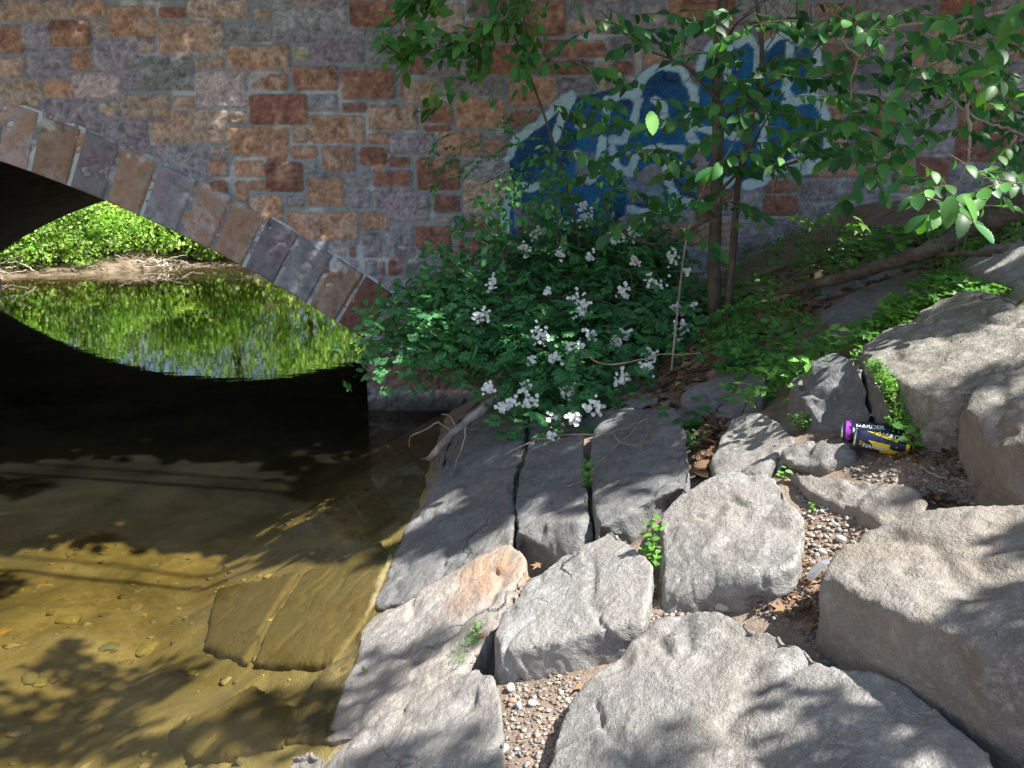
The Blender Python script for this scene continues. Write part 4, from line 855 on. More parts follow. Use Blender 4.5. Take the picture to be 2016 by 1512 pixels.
# small plants, each a thing
def plant(label, cat, pxpy, leaves, n_, H, sz, tpl=OVAL, mat=None, spread=.5, lean=(0, 0), h0=0.02, name='small_plant', bright=(.3, 1), stems=1, nl=0):
    b = on_g(*pxpy, h0); e = empty(name, tuple(b), label, cat); lm = MB(); sm_ = MB()
    for s_ in range(stems):
        tip = b+np.array([lean[0]+rnd.gauss(0, spread*H*.6 if stems > 1 else .01), lean[1]+rnd.gauss(0, spread*H*.3), H*rnd.uniform(.75, 1.0)])
        c = spline([b, (b+tip)/2+rng.normal(0, .05*H, 3), tip], 8); tube(sm_, c, np.linspace(.002, .001, len(c)), 4)
        for i in range(n_):
            t = .15+.85*i/max(1, n_-1); p = c[int(t*(len(c)-1))]; a = i*2.4+rnd.random(); d = np.array([math.cos(a), math.sin(a), rnd.uniform(-.1, .6)])
            cc = (bright[0]+(bright[1]-bright[0])*rnd.random(), .4+.6*rnd.random(), 0); nr = np.array([rnd.gauss(0, .2), -.4, 1])
            if nl: compound(lm, p, d, nr, sz*1.5, nl, sz, tpl, None, cc)
            else: put(lm, tpl, [p], d, nr, sz*(.7+.4*rnd.random()), cc)
    lm.build('leaves', mat or L_VINE, e); sm_.build('stem', TWIG, e)
plant('tall thin seedling growing in the gap left of the pitted pale block', 'seedling', (1288, 1130), None, 16, .19, .026, name='seedling', stems=3, spread=.1)
plant('bright leafed sprout hanging in the crack between the two dark slabs', 'seedling', (1160, 960), None, 12, .12, .028, name='seedling', h0=.07, stems=3, spread=.3)
plant('tiny upright sprout before the front edge of the wedge block', 'seedling', (1105, 1310), None, 9, .055, .012, name='seedling', h0=.0)
plant('small sprout with an orange dead leaf beside it behind the pitted block', 'seedling', (1535, 940), None, 7, .05, .024, name='seedling', h0=.04)
plant('leafy weed at the right ends of the drink cans', 'weed', (1815, 890), None, 8, .085, .034, name='weed', stems=4, spread=.8)
plant('tiny round leafed sprout at the foot of the tan boulder', 'weed', (1888, 915), None, 4, .04, .018, name='weed', h0=.0)
plant('virginia creeper with fans of large leaflets hanging over the edge of the dappled slab', 'creeper', (1355, 850), None, 7, .16, .06, name='creeper', mat=L_ELM, stems=4, spread=1.2, bright=(0, .4))
plant('creeper trailing large leaves over the low stone right of the bush', 'creeper', (1450, 745), None, 8, .14, .07, name='creeper', mat=L_ELM, stems=6, spread=1.6, bright=(0, .4))
plant('young leafy weed in the gap left of the triangular block', 'weed', (1560, 800), None, 10, .13, .035, name='weed', stems=5, spread=.7)
plant('yellow green weed clump under the triangular block', 'weed', (1575, 850), None, 14, .08, .018, name='weed', stems=6, spread=.9)
plant('small leafy sprig low in the gap below the first thin seedling', 'seedling', (1283, 1175), None, 6, .05, .018, name='seedling', h0=.0)
plant('tiny green weed in the gravel between the pitted block and the warm boulder', 'weed', (1602, 1008), None, 8, .025, .012, name='weed', h0=.02, stems=2)
plant('small green sprout on the orange stained slab edge', 'seedling', (940, 1245), None, 6, .035, .016, name='seedling', h0=.04, stems=2)
plant('single floating green sprig at the waterline of the orange stained slab', 'sprig', (718, 1322), None, 5, .015, .014, name='sprig', h0=.03)
plant('leafy weed hanging on the dark slab edge beneath the creeper', 'weed', (1362, 890), None, 10, .09, .02, name='weed', stems=5, spread=.7, bright=(.1, .6))
# hanging moss-like vine on the boulder flank
vb = empty('trailing_vine', tuple(on_g(1740, 740, .15)), 'trailing vine of tiny leaves between the triangular block and the striped boulder', 'vine'); lm = MB(); tw = MB()
for k_ in range(10):
    c = spline([on_g(1722+rnd.gauss(0, 5), 715, .2), on_g(1748+rnd.gauss(0, 8), 755, .2), on_g(1775+rnd.gauss(0, 10), 800+rnd.gauss(0, 14), .12), on_g(1770+rnd.gauss(0, 10), 830, .1)], 24, .004); tube(tw, c, .0012, 3)
    for p in c: put(lm, TINY, p+rng.normal(0, .008, (5, 3)), rdir(5), rdir(5, 1.5), .011, np.stack([.4+.6*rng.random(5), .5+.5*rng.random(5), rng.random(5)], 1))
lm.build('leaves', L_VINE, vb); tw.build('stems', TWIG, vb)
def tuft(label, px, py, n_, H, h0=.02, spread=.5):
    b = on_g(px, py, h0); mb = MB(); ps = b+rng.normal(0, .012, (n_, 3))*np.array([1.3, 1, .05]); G_ = (GRASS[0]*np.array([1 if H < .1 else .35, 1, 1]), GRASS[1]); put(mb, G_, ps, rdir(n_, 2.2/spread*.5), rng.normal(0, 1, (n_, 3)), H*(.5+.6*rng.random(n_)), np.stack([.3+.7*rng.random(n_), rng.random(n_), rng.random(n_)], 1)); tag(mb.build('grass_tuft', L_VINE), label, 'grass', 'small grass tufts between the rocks')
tuft('fine green grass tuft on the lower edge of the orange stained slab', 930, 1265, 40, .045, .045)
tuft('short grass tuft just above the smooth rounded bottom slab', 912, 1300, 30, .035, .045)
tuft('grass tuft leaning out under the pitted pale block', 1385, 1188, 40, .06, .01)
tuft('shaded grass tuft where the huge slab meets the warm boulder', 1790, 1335, 45, .06, .01)
tuft('tall thin grass stems in the bright weeds above the striped boulder', 1870, 550, 16, .24, .05, .35)
tuft('small grass tuft in dirt at the bottom beside the rounded slab', 1000, 1470, 16, .02, .0)
tuft('thin grass stems left of the angular block near the cans', 1495, 900, 8, .13, .0, .5)

# ---- fallen log, branches, twigs
def limb(name, label, cat, pts, r0, r1, mat, jit=.05, group=None, n_=26, wob=.004, kn=9):
    c = spline(pts, n_, wob); mb = MB(); tube(mb, c, np.linspace(r0, r1, len(c)), kn, jit=jit); return tag(mb.build(name, mat), label, cat, group), c
lp = [on_g(1540, 572, .17), on_g(1620, 556, .18), on_g(1700, 535, .19), on_g(1780, 508, .2), on_g(1850, 485, .21), on_g(1895, 455, .22), on_g(1950, 432, .23), on_g(2030, 398, .25), on_g(2150, 360, .25)]
limb('fallen_log', 'long weathered fallen log lying across the upper right bank', 'log', lp, .022, .055, mat_bark('weathered_log', (.04, .033, .028), (.16, .135, .11), (8, 30, 40), .012), .05, n_=48)
limb('broken_stick', 'thick dark broken stick lying on the flat pale rock at the right edge', 'stick', [on_g(1845, 505, .17), on_g(1890, 500, .18), on_g(1940, 500, .17), on_g(1985, 487, .17)], .012, .008, BARK)
limb('broken_stick', 'short forked piece of wood just below the left end of the fallen log', 'stick', [on_g(1520, 590, .08), on_g(1560, 578, .1), on_g(1600, 562, .1)], .016, .01, BARKL)
wb = empty('fallen_branch', tuple(on_g(905, 850, .1)), 'pale broken branch dipping from the bush into the water beside the wall', 'branch')
mb = MB(); c = spline([at(1010, 760, 4.5), at(975, 788, 4.4), at(935, 818, 4.32), at(893, 852, 4.3), at(862, 885, 4.35), at(845, 903, 4.45)], 26, .004); tube(mb, c, np.linspace(.032, .02, len(c)), 9, jit=.07); mb.build('main_stem', mat_bark('peeling_bark', (.07, .06, .055), (.36, .31, .28), (25, 25, 25), .006), wb)
mb = MB()
for L in ([(918, 830, 4.3), (914, 870, 4.25), (900, 905, 4.2), (880, 970, 4.1)], [(885, 845, 4.3), (862, 832, 4.3), (838, 845, 4.3), (808, 858, 4.32), (806, 880, 4.35)], [(900, 842, 4.3), (885, 820, 4.35), (870, 815, 4.4)], [(855, 895, 4.4), (830, 905, 4.5)], [(860, 900, 4.4), (866, 912, 4.4)]): c = spline([at(*q) for q in L], 14, .003); tube(mb, c, np.linspace(.007, .003, len(c)), 5, jit=.08)
mb.build('side_twigs', BARKL, wb)
tl = [('long bare grey twig lying across the dark slabs under the bush', [(995, 895), (1060, 865), (1130, 855), (1200, 852), (1265, 828)]), ('forked bare twig running down the dappled slab', [(1270, 825), (1235, 858), (1200, 890), (1170, 925), (1140, 950), (1118, 958)]), ('short curved twig standing on the dappled slab', [(1275, 825), (1276, 850), (1265, 875), (1255, 898)]), ('thin twig crossing the upper part of the dappled slab', [(1200, 845), (1222, 870), (1260, 880)]), ('reddish bare twig arching through the lower bush', [(1145, 690), (1180, 715), (1240, 712), (1300, 700), (1380, 695)]), ('thin straw laid on the shaded gravel below the cans', [(1812, 918), (1850, 940), (1925, 955)]), ('small brown stick on the dirt beside the wedge block', [(918, 1282), (945, 1290)])]
for i, (lb, L) in enumerate(tl):
    hh_ = .12 if i < 4 else (.4 if i == 4 else .03); limb('twig', lb, 'twig', [on_g(x, y, hh_) for x, y in L], .0045, .002, BARKL, .08, 'bare twigs on the bank', 16, .003, 5)
# ================================================================ drink cans
def text_polys(txt, size, bold=0.0, shear=0.0):
    cu = bpy.data.curves.new('t', 'FONT'); cu.body = txt; cu.size = size; cu.offset = bold; cu.shear = shear; cu.align_x = 'CENTER'; cu.align_y = 'CENTER'; cu.resolution_u = 3
    o = bpy.data.objects.new('t', cu); C.objects.link(o); dg = bpy.context.evaluated_depsgraph_get()
    me = bpy.data.meshes.new_from_object(o.evaluated_get(dg)); bpy.data.objects.remove(o)
    bm = bmesh.new(); bm.from_mesh(me); bmesh.ops.triangulate(bm, faces=bm.faces[:])
    for _ in range(2):
        bmesh.ops.subdivide_edges(bm, edges=[e for e in bm.edges if e.calc_length() > .006], cuts=1)
        bmesh.ops.triangulate(bm, faces=bm.faces[:])
    V = np.array([v.co[:2] for v in bm.verts]); F = np.array([[v.index for v in f.verts] for f in bm.faces]); bm.free(); return V, F
def poly2(pts, step=.004):
    bm = bmesh.new(); bm.faces.new([bm.verts.new((x, y, 0)) for x, y in pts]); bmesh.ops.triangulate(bm, faces=bm.faces[:])
    for _ in range(5):
        es = [e for e in bm.edges if e.calc_length() > .006]
        if not es: break
        bmesh.ops.subdivide_edges(bm, edges=es, cuts=1); bmesh.ops.triangulate(bm, faces=bm.faces[:])
    V = np.array([v.co[:2] for v in bm.verts]); F = np.array([[v.index for v in f.verts] for f in bm.faces]); bm.free(); return V, F
def paint(name, rgb, rough=.3, metal=.35):
    k = NM(name); k.b.inputs['Metallic'].default_value = metal
    c = k.mix(k.rng(k.noise(180, 4, .7), .6, .72, 0, .5), rgb, (.25, .21, .17)); return k.done(c, rough, k.bump(k.noise(60, 3), .0008), .5)
C_NAVY = paint('can_navy', (.018, .022, .055)); C_YEL = paint('can_yellow', (.85, .66, .03)); C_WHT = paint('can_white', (.75, .75, .75)); C_PUR = paint('can_purple', (.42, .06, .5)); C_BLK = paint('can_black', (.015, .015, .02))
k = NM('aluminium'); k.b.inputs['Metallic'].default_value = 1; C_ALU = k.done((.7, .7, .72), .3)
def can(label, c, ax, R_, L, accent, marks):
    e = empty('drink_can', tuple(c), label, 'drink can', 'empty drink cans'); ax = unit(np.array(ax)); up = np.array([0, -.25, .97]); side = unit(np.cross(ax, up)); up = np.cross(side, ax)
    def mp(u, v, r):    # u along axis (m), v around in metres, 0 = facing the viewer
        a = v/R_ + math.radians(0); n = (-np.cos(a)[:, None]*(-side)*-1 if False else np.cos(a)[:, None]*fr + np.sin(a)[:, None]*upv)
        return c+u[:, None]*ax+n*(R_+r)
    view = unit(ORG-c); fr = unit(view-ax*view.dot(ax)); upv = np.cross(fr, ax); upv = upv if upv[2] > 0 else -upv
    # body by lathe
    prof = [(-L/2, R_*.72), (-L/2+.003, R_*.8), (-L/2+.006, R_*.86), (-L/2+.014, R_)]+[(x, R_) for x in np.linspace(-L/2+.018, L/2-.018, 26)]+[(L/2-.012, R_), (L/2-.005, R_*.86)]
    th = np.linspace(0, 2*math.pi, 49)[:-1]; P_ = np.array(prof); Uu = np.repeat(P_[:, 0], 48); Rr = np.repeat(P_[:, 1], 48); A = np.tile(th, len(P_))
    n = np.cos(A)[:, None]*fr+np.sin(A)[:, None]*upv
    dent = .0035*np.exp(-((Uu-.02)**2)/.0006)*np.clip(np.cos(A-.9), 0, 1)**6+.0012*fbm(np.stack([Uu*40, np.cos(A)*2, np.sin(A)*2], 1), 2, 3)
    V = c+Uu[:, None]*ax+n*(Rr-dent*(np.abs(Uu) < L/2-.02))[:, None]; m = len(P_)
    F = [(i*48+j, i*48+(j+1) % 48, (i+1)*48+(j+1) % 48, (i+1)*48+j) for i in range(m-1) for j in range(48)]
    meshobj('can_body', V, np.array(F), C_NAVY, e)
    for s_ in (-1, 1):
        mb = MB()
        pr = [(s_*(L/2-.006), R_*.84), (s_*(L/2-.002), R_*.82), (s_*(L/2+.001), R_*.80), (s_*(L/2+.0005), R_*.76), (s_*(L/2-.004), R_*.72), (s_*(L/2-.005), .0005)]; P_ = np.array(pr); Uu = np.repeat(P_[:, 0], 48); Rr = np.repeat(P_[:, 1], 48); A = np.tile(th, len(P_)); n = np.cos(A)[:, None]*fr+np.sin(A)[:, None]*upv
        mb.add(c+Uu[:, None]*ax+n*Rr[:, None], [(i*48+j, i*48+(j+1) % 48, (i+1)*48+(j+1) % 48, (i+1)*48+j) for i in range(5) for j in range(48)]); mb.build('can_rim', C_ALU, e)
    for nm, (V2, F2), mt, r in marks: meshobj(nm, mp(V2[:, 0], V2[:, 1], r), F2, mt, e, smooth=True)
def shift(pf, dx, dy, rot=0, sc=1): V, F = pf; c_, s_ = math.cos(rot), math.sin(rot); V = V*sc; return np.stack([V[:, 0]*c_-V[:, 1]*s_+dx, V[:, 0]*s_+V[:, 1]*c_+dy], 1), F
R_ = .033; L_ = .157
tc = tground(1739, 885, 0); c1 = at(1740, 870, tc-.07)
band = lambda x0, x1: poly2([(x0, -.1), (x1, -.1), (x1, .1), (x0, .1)])
m1 = [('end_band', band(.051, .067), C_YEL, .0004), ('yellow_panel', poly2([(-.04, -.002), (.055, -.009), (.055, -.05), (-.005, -.05), (-.012, -.03)]), C_YEL, .0004),
      ('flavour_banner', poly2([(-.048, .0265), (-.02, .0262), (.038, .0115), (.034, .0035), (.0, .012)]), C_YEL, .0005),
      ('brand_lettering', shift(text_polys('HARDER', .021, .0006), .023, .0185, -.1), C_WHT, .0003), ('flavour_lettering', shift(text_polys('LEMONADE', .0085, .0002), .006, .0145, -.27), C_BLK, .0008),
      ('side_lettering', shift(text_polys('HARDER', .017, .0006, .2), -.022, -.0215, -.05), C_WHT, .0007), ('warning_triangle', poly2([(-.062, -.006), (-.045, -.014), (-.062, -.02)]), C_YEL, .0004), ('triangle_centre', poly2([(-.06, -.009), (-.05, -.0138), (-.06, -.0175)]), C_NAVY, .0008), ('emblem', shift(text_polys('M', .02, .0008, .3), .04, -.036), C_BLK, .0007)]
can('front navy and yellow lemonade can lying on the gravel before the purple ended can', c1, (.886, -.47, -.04), R_, L_, C_YEL, m1)
c2 = at(1713, 853, tc+.0)
m2 = [('end_band', band(-.066, -.052), C_PUR, .0004), ('brand_lettering', shift(text_polys('HARDER', .02, .0006), .0, .02, .0), C_WHT, .0005), ('side_letter', shift(text_polys('H', .018, .0008), -.04, .006), C_WHT, .0006), ('badge', poly2([(-.046+.012*math.cos(a*.5), -.014+.007*math.sin(a*.5)) for a in range(12)]), C_BLK, .0004)]
can('rear navy drink can with a purple end, leaning against the triangular block', c2, (.886, -.45, .05), R_, L_, C_PUR, m2)

# ================================================================ litter on the ground
def dryleaf(label, px, py, s_, h=.03, col=(.6, .8, 0), mat=None, name='dead_leaf', cat='dead leaf', tpl=MAPLE, nrm=None):
    p = on_g(px, py, h); p[2] = max(p[2], gz(p[0], p[1])+.008); mb = MB(); nr = nrm if nrm is not None else np.array([rnd.gauss(0, .4), rnd.gauss(-.2, .4), 1])
    V0, F0 = tpl; V0 = V0.copy(); V0[:, 2] += .35*V0[:, 0]**2+.2*(V0[:, 1]-.4)**2; put(mb, (V0, F0), [p], rdir(1, 0)[0]*np.array([1, 1, .1]), nr, s_, col); return tag(mb.build(name, mat or L_DRY), label, cat, 'scattered dead leaves')
dryleaf('curled orange dead leaf beside the small sprout above the pitted block', 1553, 950, .05)
dryleaf('dead leaf curled at the left end of the purple can', 1650, 865, .06, .02)
dryleaf('pale brown dead leaf under the right end of the front can', 1800, 888, .055, .02)
dryleaf('flat tan dead leaf just below the middle of the cans', 1726, 893, .05, .02)
dryleaf('greenish dead leaf on the gravel under the cans', 1762, 900, .04, .02)
dryleaf('yellow brown curled leaf in the debris heap between the big slab and the warm boulder', 1546, 1205, .04, .02)
dryleaf('tan dead leaf at the lower end of the debris heap', 1590, 1230, .045, .02)
dryleaf('crumpled brown leaf under the dark rusty nosed slab', 1062, 1108, .045, .0)
dryleaf('orange brown leaf caught between the wedge block and the first seedling', 1282, 1165, .04, .01)
dryleaf('dead leaf near the grass tuft on the stained slab', 958, 1252, .04, .04)
dryleaf('reddish dead leaf on dirt at the corner of the huge slab', 1140, 1345, .04, .01)
k = NM('thin_plastic'); k.b.inputs['Transmission Weight'].default_value = .35; m_pl = k.done((.75, .78, .85), .25, None, .6)
def scrap(label, pts, mat, name, cat, h=.02, th=.0015):
    V = [on_g(x, y, hh) for x, y, hh in pts]; n_ = len(V); V2 = [v-np.array([0, 0, th]) for v in V]
    F = [tuple(range(n_)), tuple(range(2*n_-1, n_-1, -1))]+[(i, n_+i, n_+(i+1) % n_, (i+1) % n_) for i in range(n_)]
    tag(meshobj(name, V+V2, F, mat, smooth=False), label, cat)
scrap('clear crumpled plastic strip propped between the pitted block and the warm boulder', [(1588, 1130, .04), (1612, 1105, .08), (1635, 1100, .09), (1628, 1112, .085), (1605, 1138, .05), (1590, 1140, .03)], m_pl, 'plastic_strip', 'plastic litter')
k = NM('white_plastic'); m_wp = k.done((.7, .7, .74), .5)
scrap('small white plastic chip on the left of the debris heap', [(1470, 1190, .02), (1482, 1168, .045), (1500, 1176, .03), (1480, 1192, .015)], m_wp, 'plastic_chip', 'plastic litter')
k = NM('lilac_plastic'); m_lp = k.done((.5, .42, .62), .5)
scrap('lilac flake lying on the shaded gravel below the purple can', [(1663, 924, .012), (1682, 912, .02), (1684, 926, .012)], m_lp, 'lilac_flake', 'litter')
mb = MB(); blob(mb, on_g(1611, 545, .17), .022, (1.0, .7, 1.2), 5, 3, (.75, .62, .42)); k = NM('mushroom_tan'); tag(mb.build('mushroom', k.done(k.mix(1.0, (.8, .7, .55), k.attr(), 'MULTIPLY'), .6)), 'pale tan mushroom standing just above the fallen log', 'mushroom')
# gravel, chips and debris: uncountable
gv = MB(); blk = []
bm = bmesh.new(); bmesh.ops.create_icosphere(bm, subdivisions=1, radius=1); bV = np.array([v.co[:] for v in bm.verts]); bF = np.array([[v.index for v in f.verts] for f in bm.faces]); bm.free()
GRA = [([(995, 1340), (1130, 1320), (1160, 1345), (1110, 1400), (1080, 1512), (1000, 1512), (990, 1400)], 560, .0015, .008), ([(1560, 960), (1680, 1000), (1740, 1030), (1640, 1100), (1590, 1140), (1585, 1030)], 480, .0015, .010), ([(1430, 1180), (1550, 1150), (1640, 1180), (1700, 1290), (1620, 1290), (1540, 1240)], 560, .0015, .008),
       ([(1610, 925), (1700, 900), (1860, 900), (2016, 980), (1830, 985), (1700, 945)], 600, .002, .008), ([(1230, 1270), (1310, 1210), (1400, 1200), (1290, 1240)], 150, .003, .009), ([(1020, 1100), (1130, 1090), (1060, 1140), (1010, 1170)], 200, .003, .009), ([(1180, 1290), (1260, 1240), (1280, 1150), (1300, 1200), (1270, 1270)], 120, .003, .009), ([(1880, 1400), (2016, 1400), (2016, 1512), (1960, 1512)], 250, .004, .012)]
for poly, n_, s0, s1 in GRA:
    xs = [p[0] for p in poly]; yy = [p[1] for p in poly]; k_ = 0; pos = []
    while len(pos) < n_:
        px, py = rnd.uniform(min(xs), max(xs)), rnd.uniform(min(yy), max(yy))
        if inpoly(np.array([px]), np.array([py]), poly)[0]: pos.append(on_g(px, py, .01))
    pos = np.array(pos); pos[:, 2] = ground_z(pos[:, 0], pos[:, 1]); sz = s0+(s1-s0)*rng.random(n_)**2.2
    V = bV[None]*(1+.25*rng.normal(0, 1, (n_, len(bV), 1)))*sz[:, None, None]*np.stack([.8+.6*rng.random(n_), .8+.4*rng.random(n_), .45+.3*rng.random(n_)], 1)[:, None, :]+pos[:, None]+np.array([0, 0, .002])
    pal = np.array([(.36, .3, .25), (.25, .2, .16), (.42, .37, .32), (.22, .23, .23), (.28, .2, .15), (.17, .13, .1)])[rng.integers(0, 6, n_)]
    gv.add(V.reshape(-1, 3), (np.arange(n_)[:, None, None]*len(bV)+bF[None]).reshape(-1, 3), np.repeat(pal, len(bV), axis=0))
k = NM('gravel'); tag(gv.build('gravel', k.done(k.mix(k.rng(k.noise(150), .4, .7, 0, .4), k.attr(), (.2, .17, .15)), .85), smooth=True), 'fine pale gravel and grit washed into the gaps between rocks', 'gravel', kind='stuff')
ch = MB(); CH = [([(1480, 1150), (1560, 1100), (1600, 1110), (1650, 1200), (1580, 1240), (1480, 1215)], 280, 1), ([(1700, 985), (1850, 975), (2016, 980), (2016, 990), (1830, 1000), (1700, 1010)], 260, 1), ([(1020, 1095), (1130, 1085), (1070, 1150), (1010, 1190)], 220, 1), ([(1390, 810), (1440, 810), (1400, 950), (1370, 940)], 260, 0), ([(1440, 560), (1560, 520), (1640, 600), (1450, 760), (1240, 800), (1230, 740)], 900, 0), ([(1560, 520), (2016, 440), (2016, 480), (1600, 600)], 500, 0), ([(1700, 890), (1880, 860), (2016, 985), (1830, 930)], 350, 1), ([(1880, 1400), (2016, 1410), (2016, 1512), (1960, 1512)], 220, 1), ([(1120, 740), (1380, 660), (1400, 800), (1200, 830)], 400, 0)]
for poly, n_, q in CH:
    xs = [p[0] for p in poly]; yy = [p[1] for p in poly]; pos = []
    while len(pos) < n_:
        px, py = rnd.uniform(min(xs), max(xs)), rnd.uniform(min(yy), max(yy))
        if inpoly(np.array([px]), np.array([py]), poly)[0]: pos.append(on_g(px, py, .01))
    pos = np.array(pos); pos = pos[pos[:, 1] < 5.9]; n_ = len(pos); pos[:, 2] = ground_z(pos[:, 0], pos[:, 1])+.004+.012*rng.random(n_)
    d = rng.normal(0, 1, (n_, 3)); d[:, 2] *= .25; put(ch, SMALL if q else OVAL, pos, d, np.array([0, 0, 1.])+rng.normal(0, .5, (n_, 3)), (.018 if q else .045)*(.5+rng.random(n_)))
tag(ch.build('leaf_litter', L_DRY), 'brown leaf litter and bark chips heaped between the rocks and under the bush', 'leaf litter', kind='stuff')
big = [(1655, 1060), (1692, 997), (1620, 1085), (1725, 1022), (1424, 1200), (1005, 1358), (1010, 1382), (1420, 1212), (1050, 1388), (1022, 1395), (990, 1480), (1745, 1307), (1390, 1205)]
bl = ['grey pebble among the pale ones left of the warm boulder', 'smooth blue grey pebble on dirt below the half buried stone', 'pale pebble by the plastic strip', 'flat grey pebble against the warm boulder top', 'large round cream pebble on the upper rim of the huge slab', 'long pink pebble beside the smooth slab', 'brown pebble beside the smooth slab', 'small grey pebble beside the round cream one', 'cream pebble in the gravel under the wedge block', 'blue grey pebble in the gravel under the wedge block', 'angular pinkish stone at the bottom beside the rounded slab', 'pale stone in the shaded crack right of the huge slab', 'dark small stone under the grass tuft by the pitted block']
bs = [.014, .012, .011, .015, .017, .014, .011, .009, .011, .012, .014, .011, .009]
for i, (p, l, s_) in enumerate(zip(big, bl, bs)):
    mb = MB(); q = on_g(*p, .01); q[2] = gz(q[0], q[1])+s_*.35; blob(mb, q, s_, (1.2, .9, .7), i+40, 2, [(.5, .47, .43), (.36, .4, .43), (.58, .55, .5), (.3, .3, .3), (.55, .5, .42), (.5, .4, .34), (.35, .2, .14), (.35, .36, .38), (.6, .56, .5), (.33, .38, .42), (.52, .44, .4), (.6, .6, .58), (.12, .12, .12)][i])
    tag(mb.build('pebble', bpy.data.materials['gravel']), l, 'pebble', 'loose pebbles between the rocks')

# ================================================================ far bank upstream, seen through the arch
def tree(label, x, y, H, W_, n_, lsz, zlow=.15, name='tree', cat='tree', cr=(0, 1)):
    z0 = gz(x, y); e = empty(name, (x, y, z0), label, cat, 'trees on the far bank'); mb = MB(); 
    tr = spline([np.array([x, y, z0-.2]), np.array([x+rnd.gauss(0, .2), y, z0+H*.5]), np.array([x+rnd.gauss(0, .4), y, z0+H*.95])], 10, .02); tube(mb, tr, np.linspace(.12*W_/3, .03, len(tr)), 7)
    lm = MB(); nc = int(26*W_)
    for i in range(nc):
        a = rnd.random()*6.28; rr = W_*.5*math.sqrt(rnd.random()); zz = z0+H*rnd.uniform(zlow, 1); sh = math.sin(math.pi*min(1, max(.08, (zz-z0)/H*.85+.12)))**.6
        c = np.array([x+math.cos(a)*rr*sh, y+math.sin(a)*rr*sh, zz]); tube(mb, np.array([tr[min(len(tr)-1, int((zz-z0)/H*len(tr)*.8))], c]), .012, 3)
        m_ = n_//nc; q = c+rng.normal(0, 1, (m_, 3))*np.array([.33, .33, .2])*W_/3.2; q[:, 2] = np.maximum(q[:, 2], z0+.05)
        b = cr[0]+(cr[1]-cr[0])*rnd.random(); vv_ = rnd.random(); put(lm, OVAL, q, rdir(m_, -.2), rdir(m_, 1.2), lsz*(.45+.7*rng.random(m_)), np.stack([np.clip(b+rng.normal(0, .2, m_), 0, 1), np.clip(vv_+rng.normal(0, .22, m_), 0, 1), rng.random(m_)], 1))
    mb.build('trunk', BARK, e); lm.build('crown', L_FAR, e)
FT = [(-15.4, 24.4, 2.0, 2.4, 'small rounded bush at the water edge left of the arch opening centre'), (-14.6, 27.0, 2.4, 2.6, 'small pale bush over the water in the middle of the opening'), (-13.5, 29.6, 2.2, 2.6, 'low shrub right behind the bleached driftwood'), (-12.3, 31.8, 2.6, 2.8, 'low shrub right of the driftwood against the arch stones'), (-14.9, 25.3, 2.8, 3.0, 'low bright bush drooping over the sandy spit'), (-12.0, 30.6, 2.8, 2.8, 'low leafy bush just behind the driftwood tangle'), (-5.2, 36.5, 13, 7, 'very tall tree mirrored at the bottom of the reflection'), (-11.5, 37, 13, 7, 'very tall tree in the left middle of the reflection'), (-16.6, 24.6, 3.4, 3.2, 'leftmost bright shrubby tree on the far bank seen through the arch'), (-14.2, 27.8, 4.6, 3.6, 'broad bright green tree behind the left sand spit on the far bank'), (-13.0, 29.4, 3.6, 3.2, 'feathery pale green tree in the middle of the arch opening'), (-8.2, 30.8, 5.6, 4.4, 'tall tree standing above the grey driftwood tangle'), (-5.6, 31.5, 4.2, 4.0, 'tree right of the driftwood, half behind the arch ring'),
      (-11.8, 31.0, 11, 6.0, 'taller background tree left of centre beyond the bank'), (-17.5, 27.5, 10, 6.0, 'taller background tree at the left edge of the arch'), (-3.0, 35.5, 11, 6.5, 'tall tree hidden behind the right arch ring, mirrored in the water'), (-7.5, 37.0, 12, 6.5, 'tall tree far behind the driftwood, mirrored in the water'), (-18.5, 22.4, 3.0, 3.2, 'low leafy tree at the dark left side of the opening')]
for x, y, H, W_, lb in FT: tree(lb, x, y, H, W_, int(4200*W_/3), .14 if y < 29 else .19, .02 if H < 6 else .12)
for i, (x, lb, sx) in enumerate([(-8.5, 'slender dark bare trunk on the far bank, left one of two', .4), (-7.1, 'slender dark bare trunk on the far bank, right one of two', -.2)]):
    y = 31.8; mb = MB(); c = spline([np.array([x, y, gz(x, y)-.2]), np.array([x+sx*.5, y, 2.5]), np.array([x+sx, y, 6])], 12, .03); tube(mb, c, np.linspace(.11, .05, len(c)), 7); tag(mb.build('dead_tree', BARK), lb, 'tree trunk')
DW = mat_bark('driftwood', (.2, .16, .12), (.5, .43, .36), (10, 10, 10), .01)
def dpile(label, cx_, cy_, n_, L, seed):
    e = empty('driftwood_pile', (cx_, cy_, 0), label, 'driftwood'); 
    for i in range(n_):
        mb = MB(); p = np.array([cx_+rnd.gauss(0, L*.35), cy_+rnd.gauss(0, .3), .05+rnd.random()*.25]); a = rnd.gauss(0, .5)+(math.pi if rnd.random() < .5 else 0); q = p+np.array([math.cos(a)*L*rnd.uniform(.4, .9), rnd.gauss(0, .2), rnd.uniform(-.15, .5)]); c = spline([p, (p+q)/2+rng.normal(0, .1, 3), q], 10, .02); tube(mb, c, np.linspace(.03, .01, len(c)), 6); mb.build('branch', DW, e)
dpile('bleached tangle of bare driftwood at the water edge beside the arch ring', -12.3, 26.9, 12, 1.3, 1)
dpile('tangle of bare branches lying on the sandy spit at the left', -14.9, 22.0, 14, 1.6, 2)
limb('leaning_pole', 'pale leaning bare stick at the left edge of the water', 'stick', [np.array([-14.4, 21.0, -.1]), np.array([-14.55, 21.0, .4]), np.array([-14.7, 21, 1.0])], .05, .035, DW)

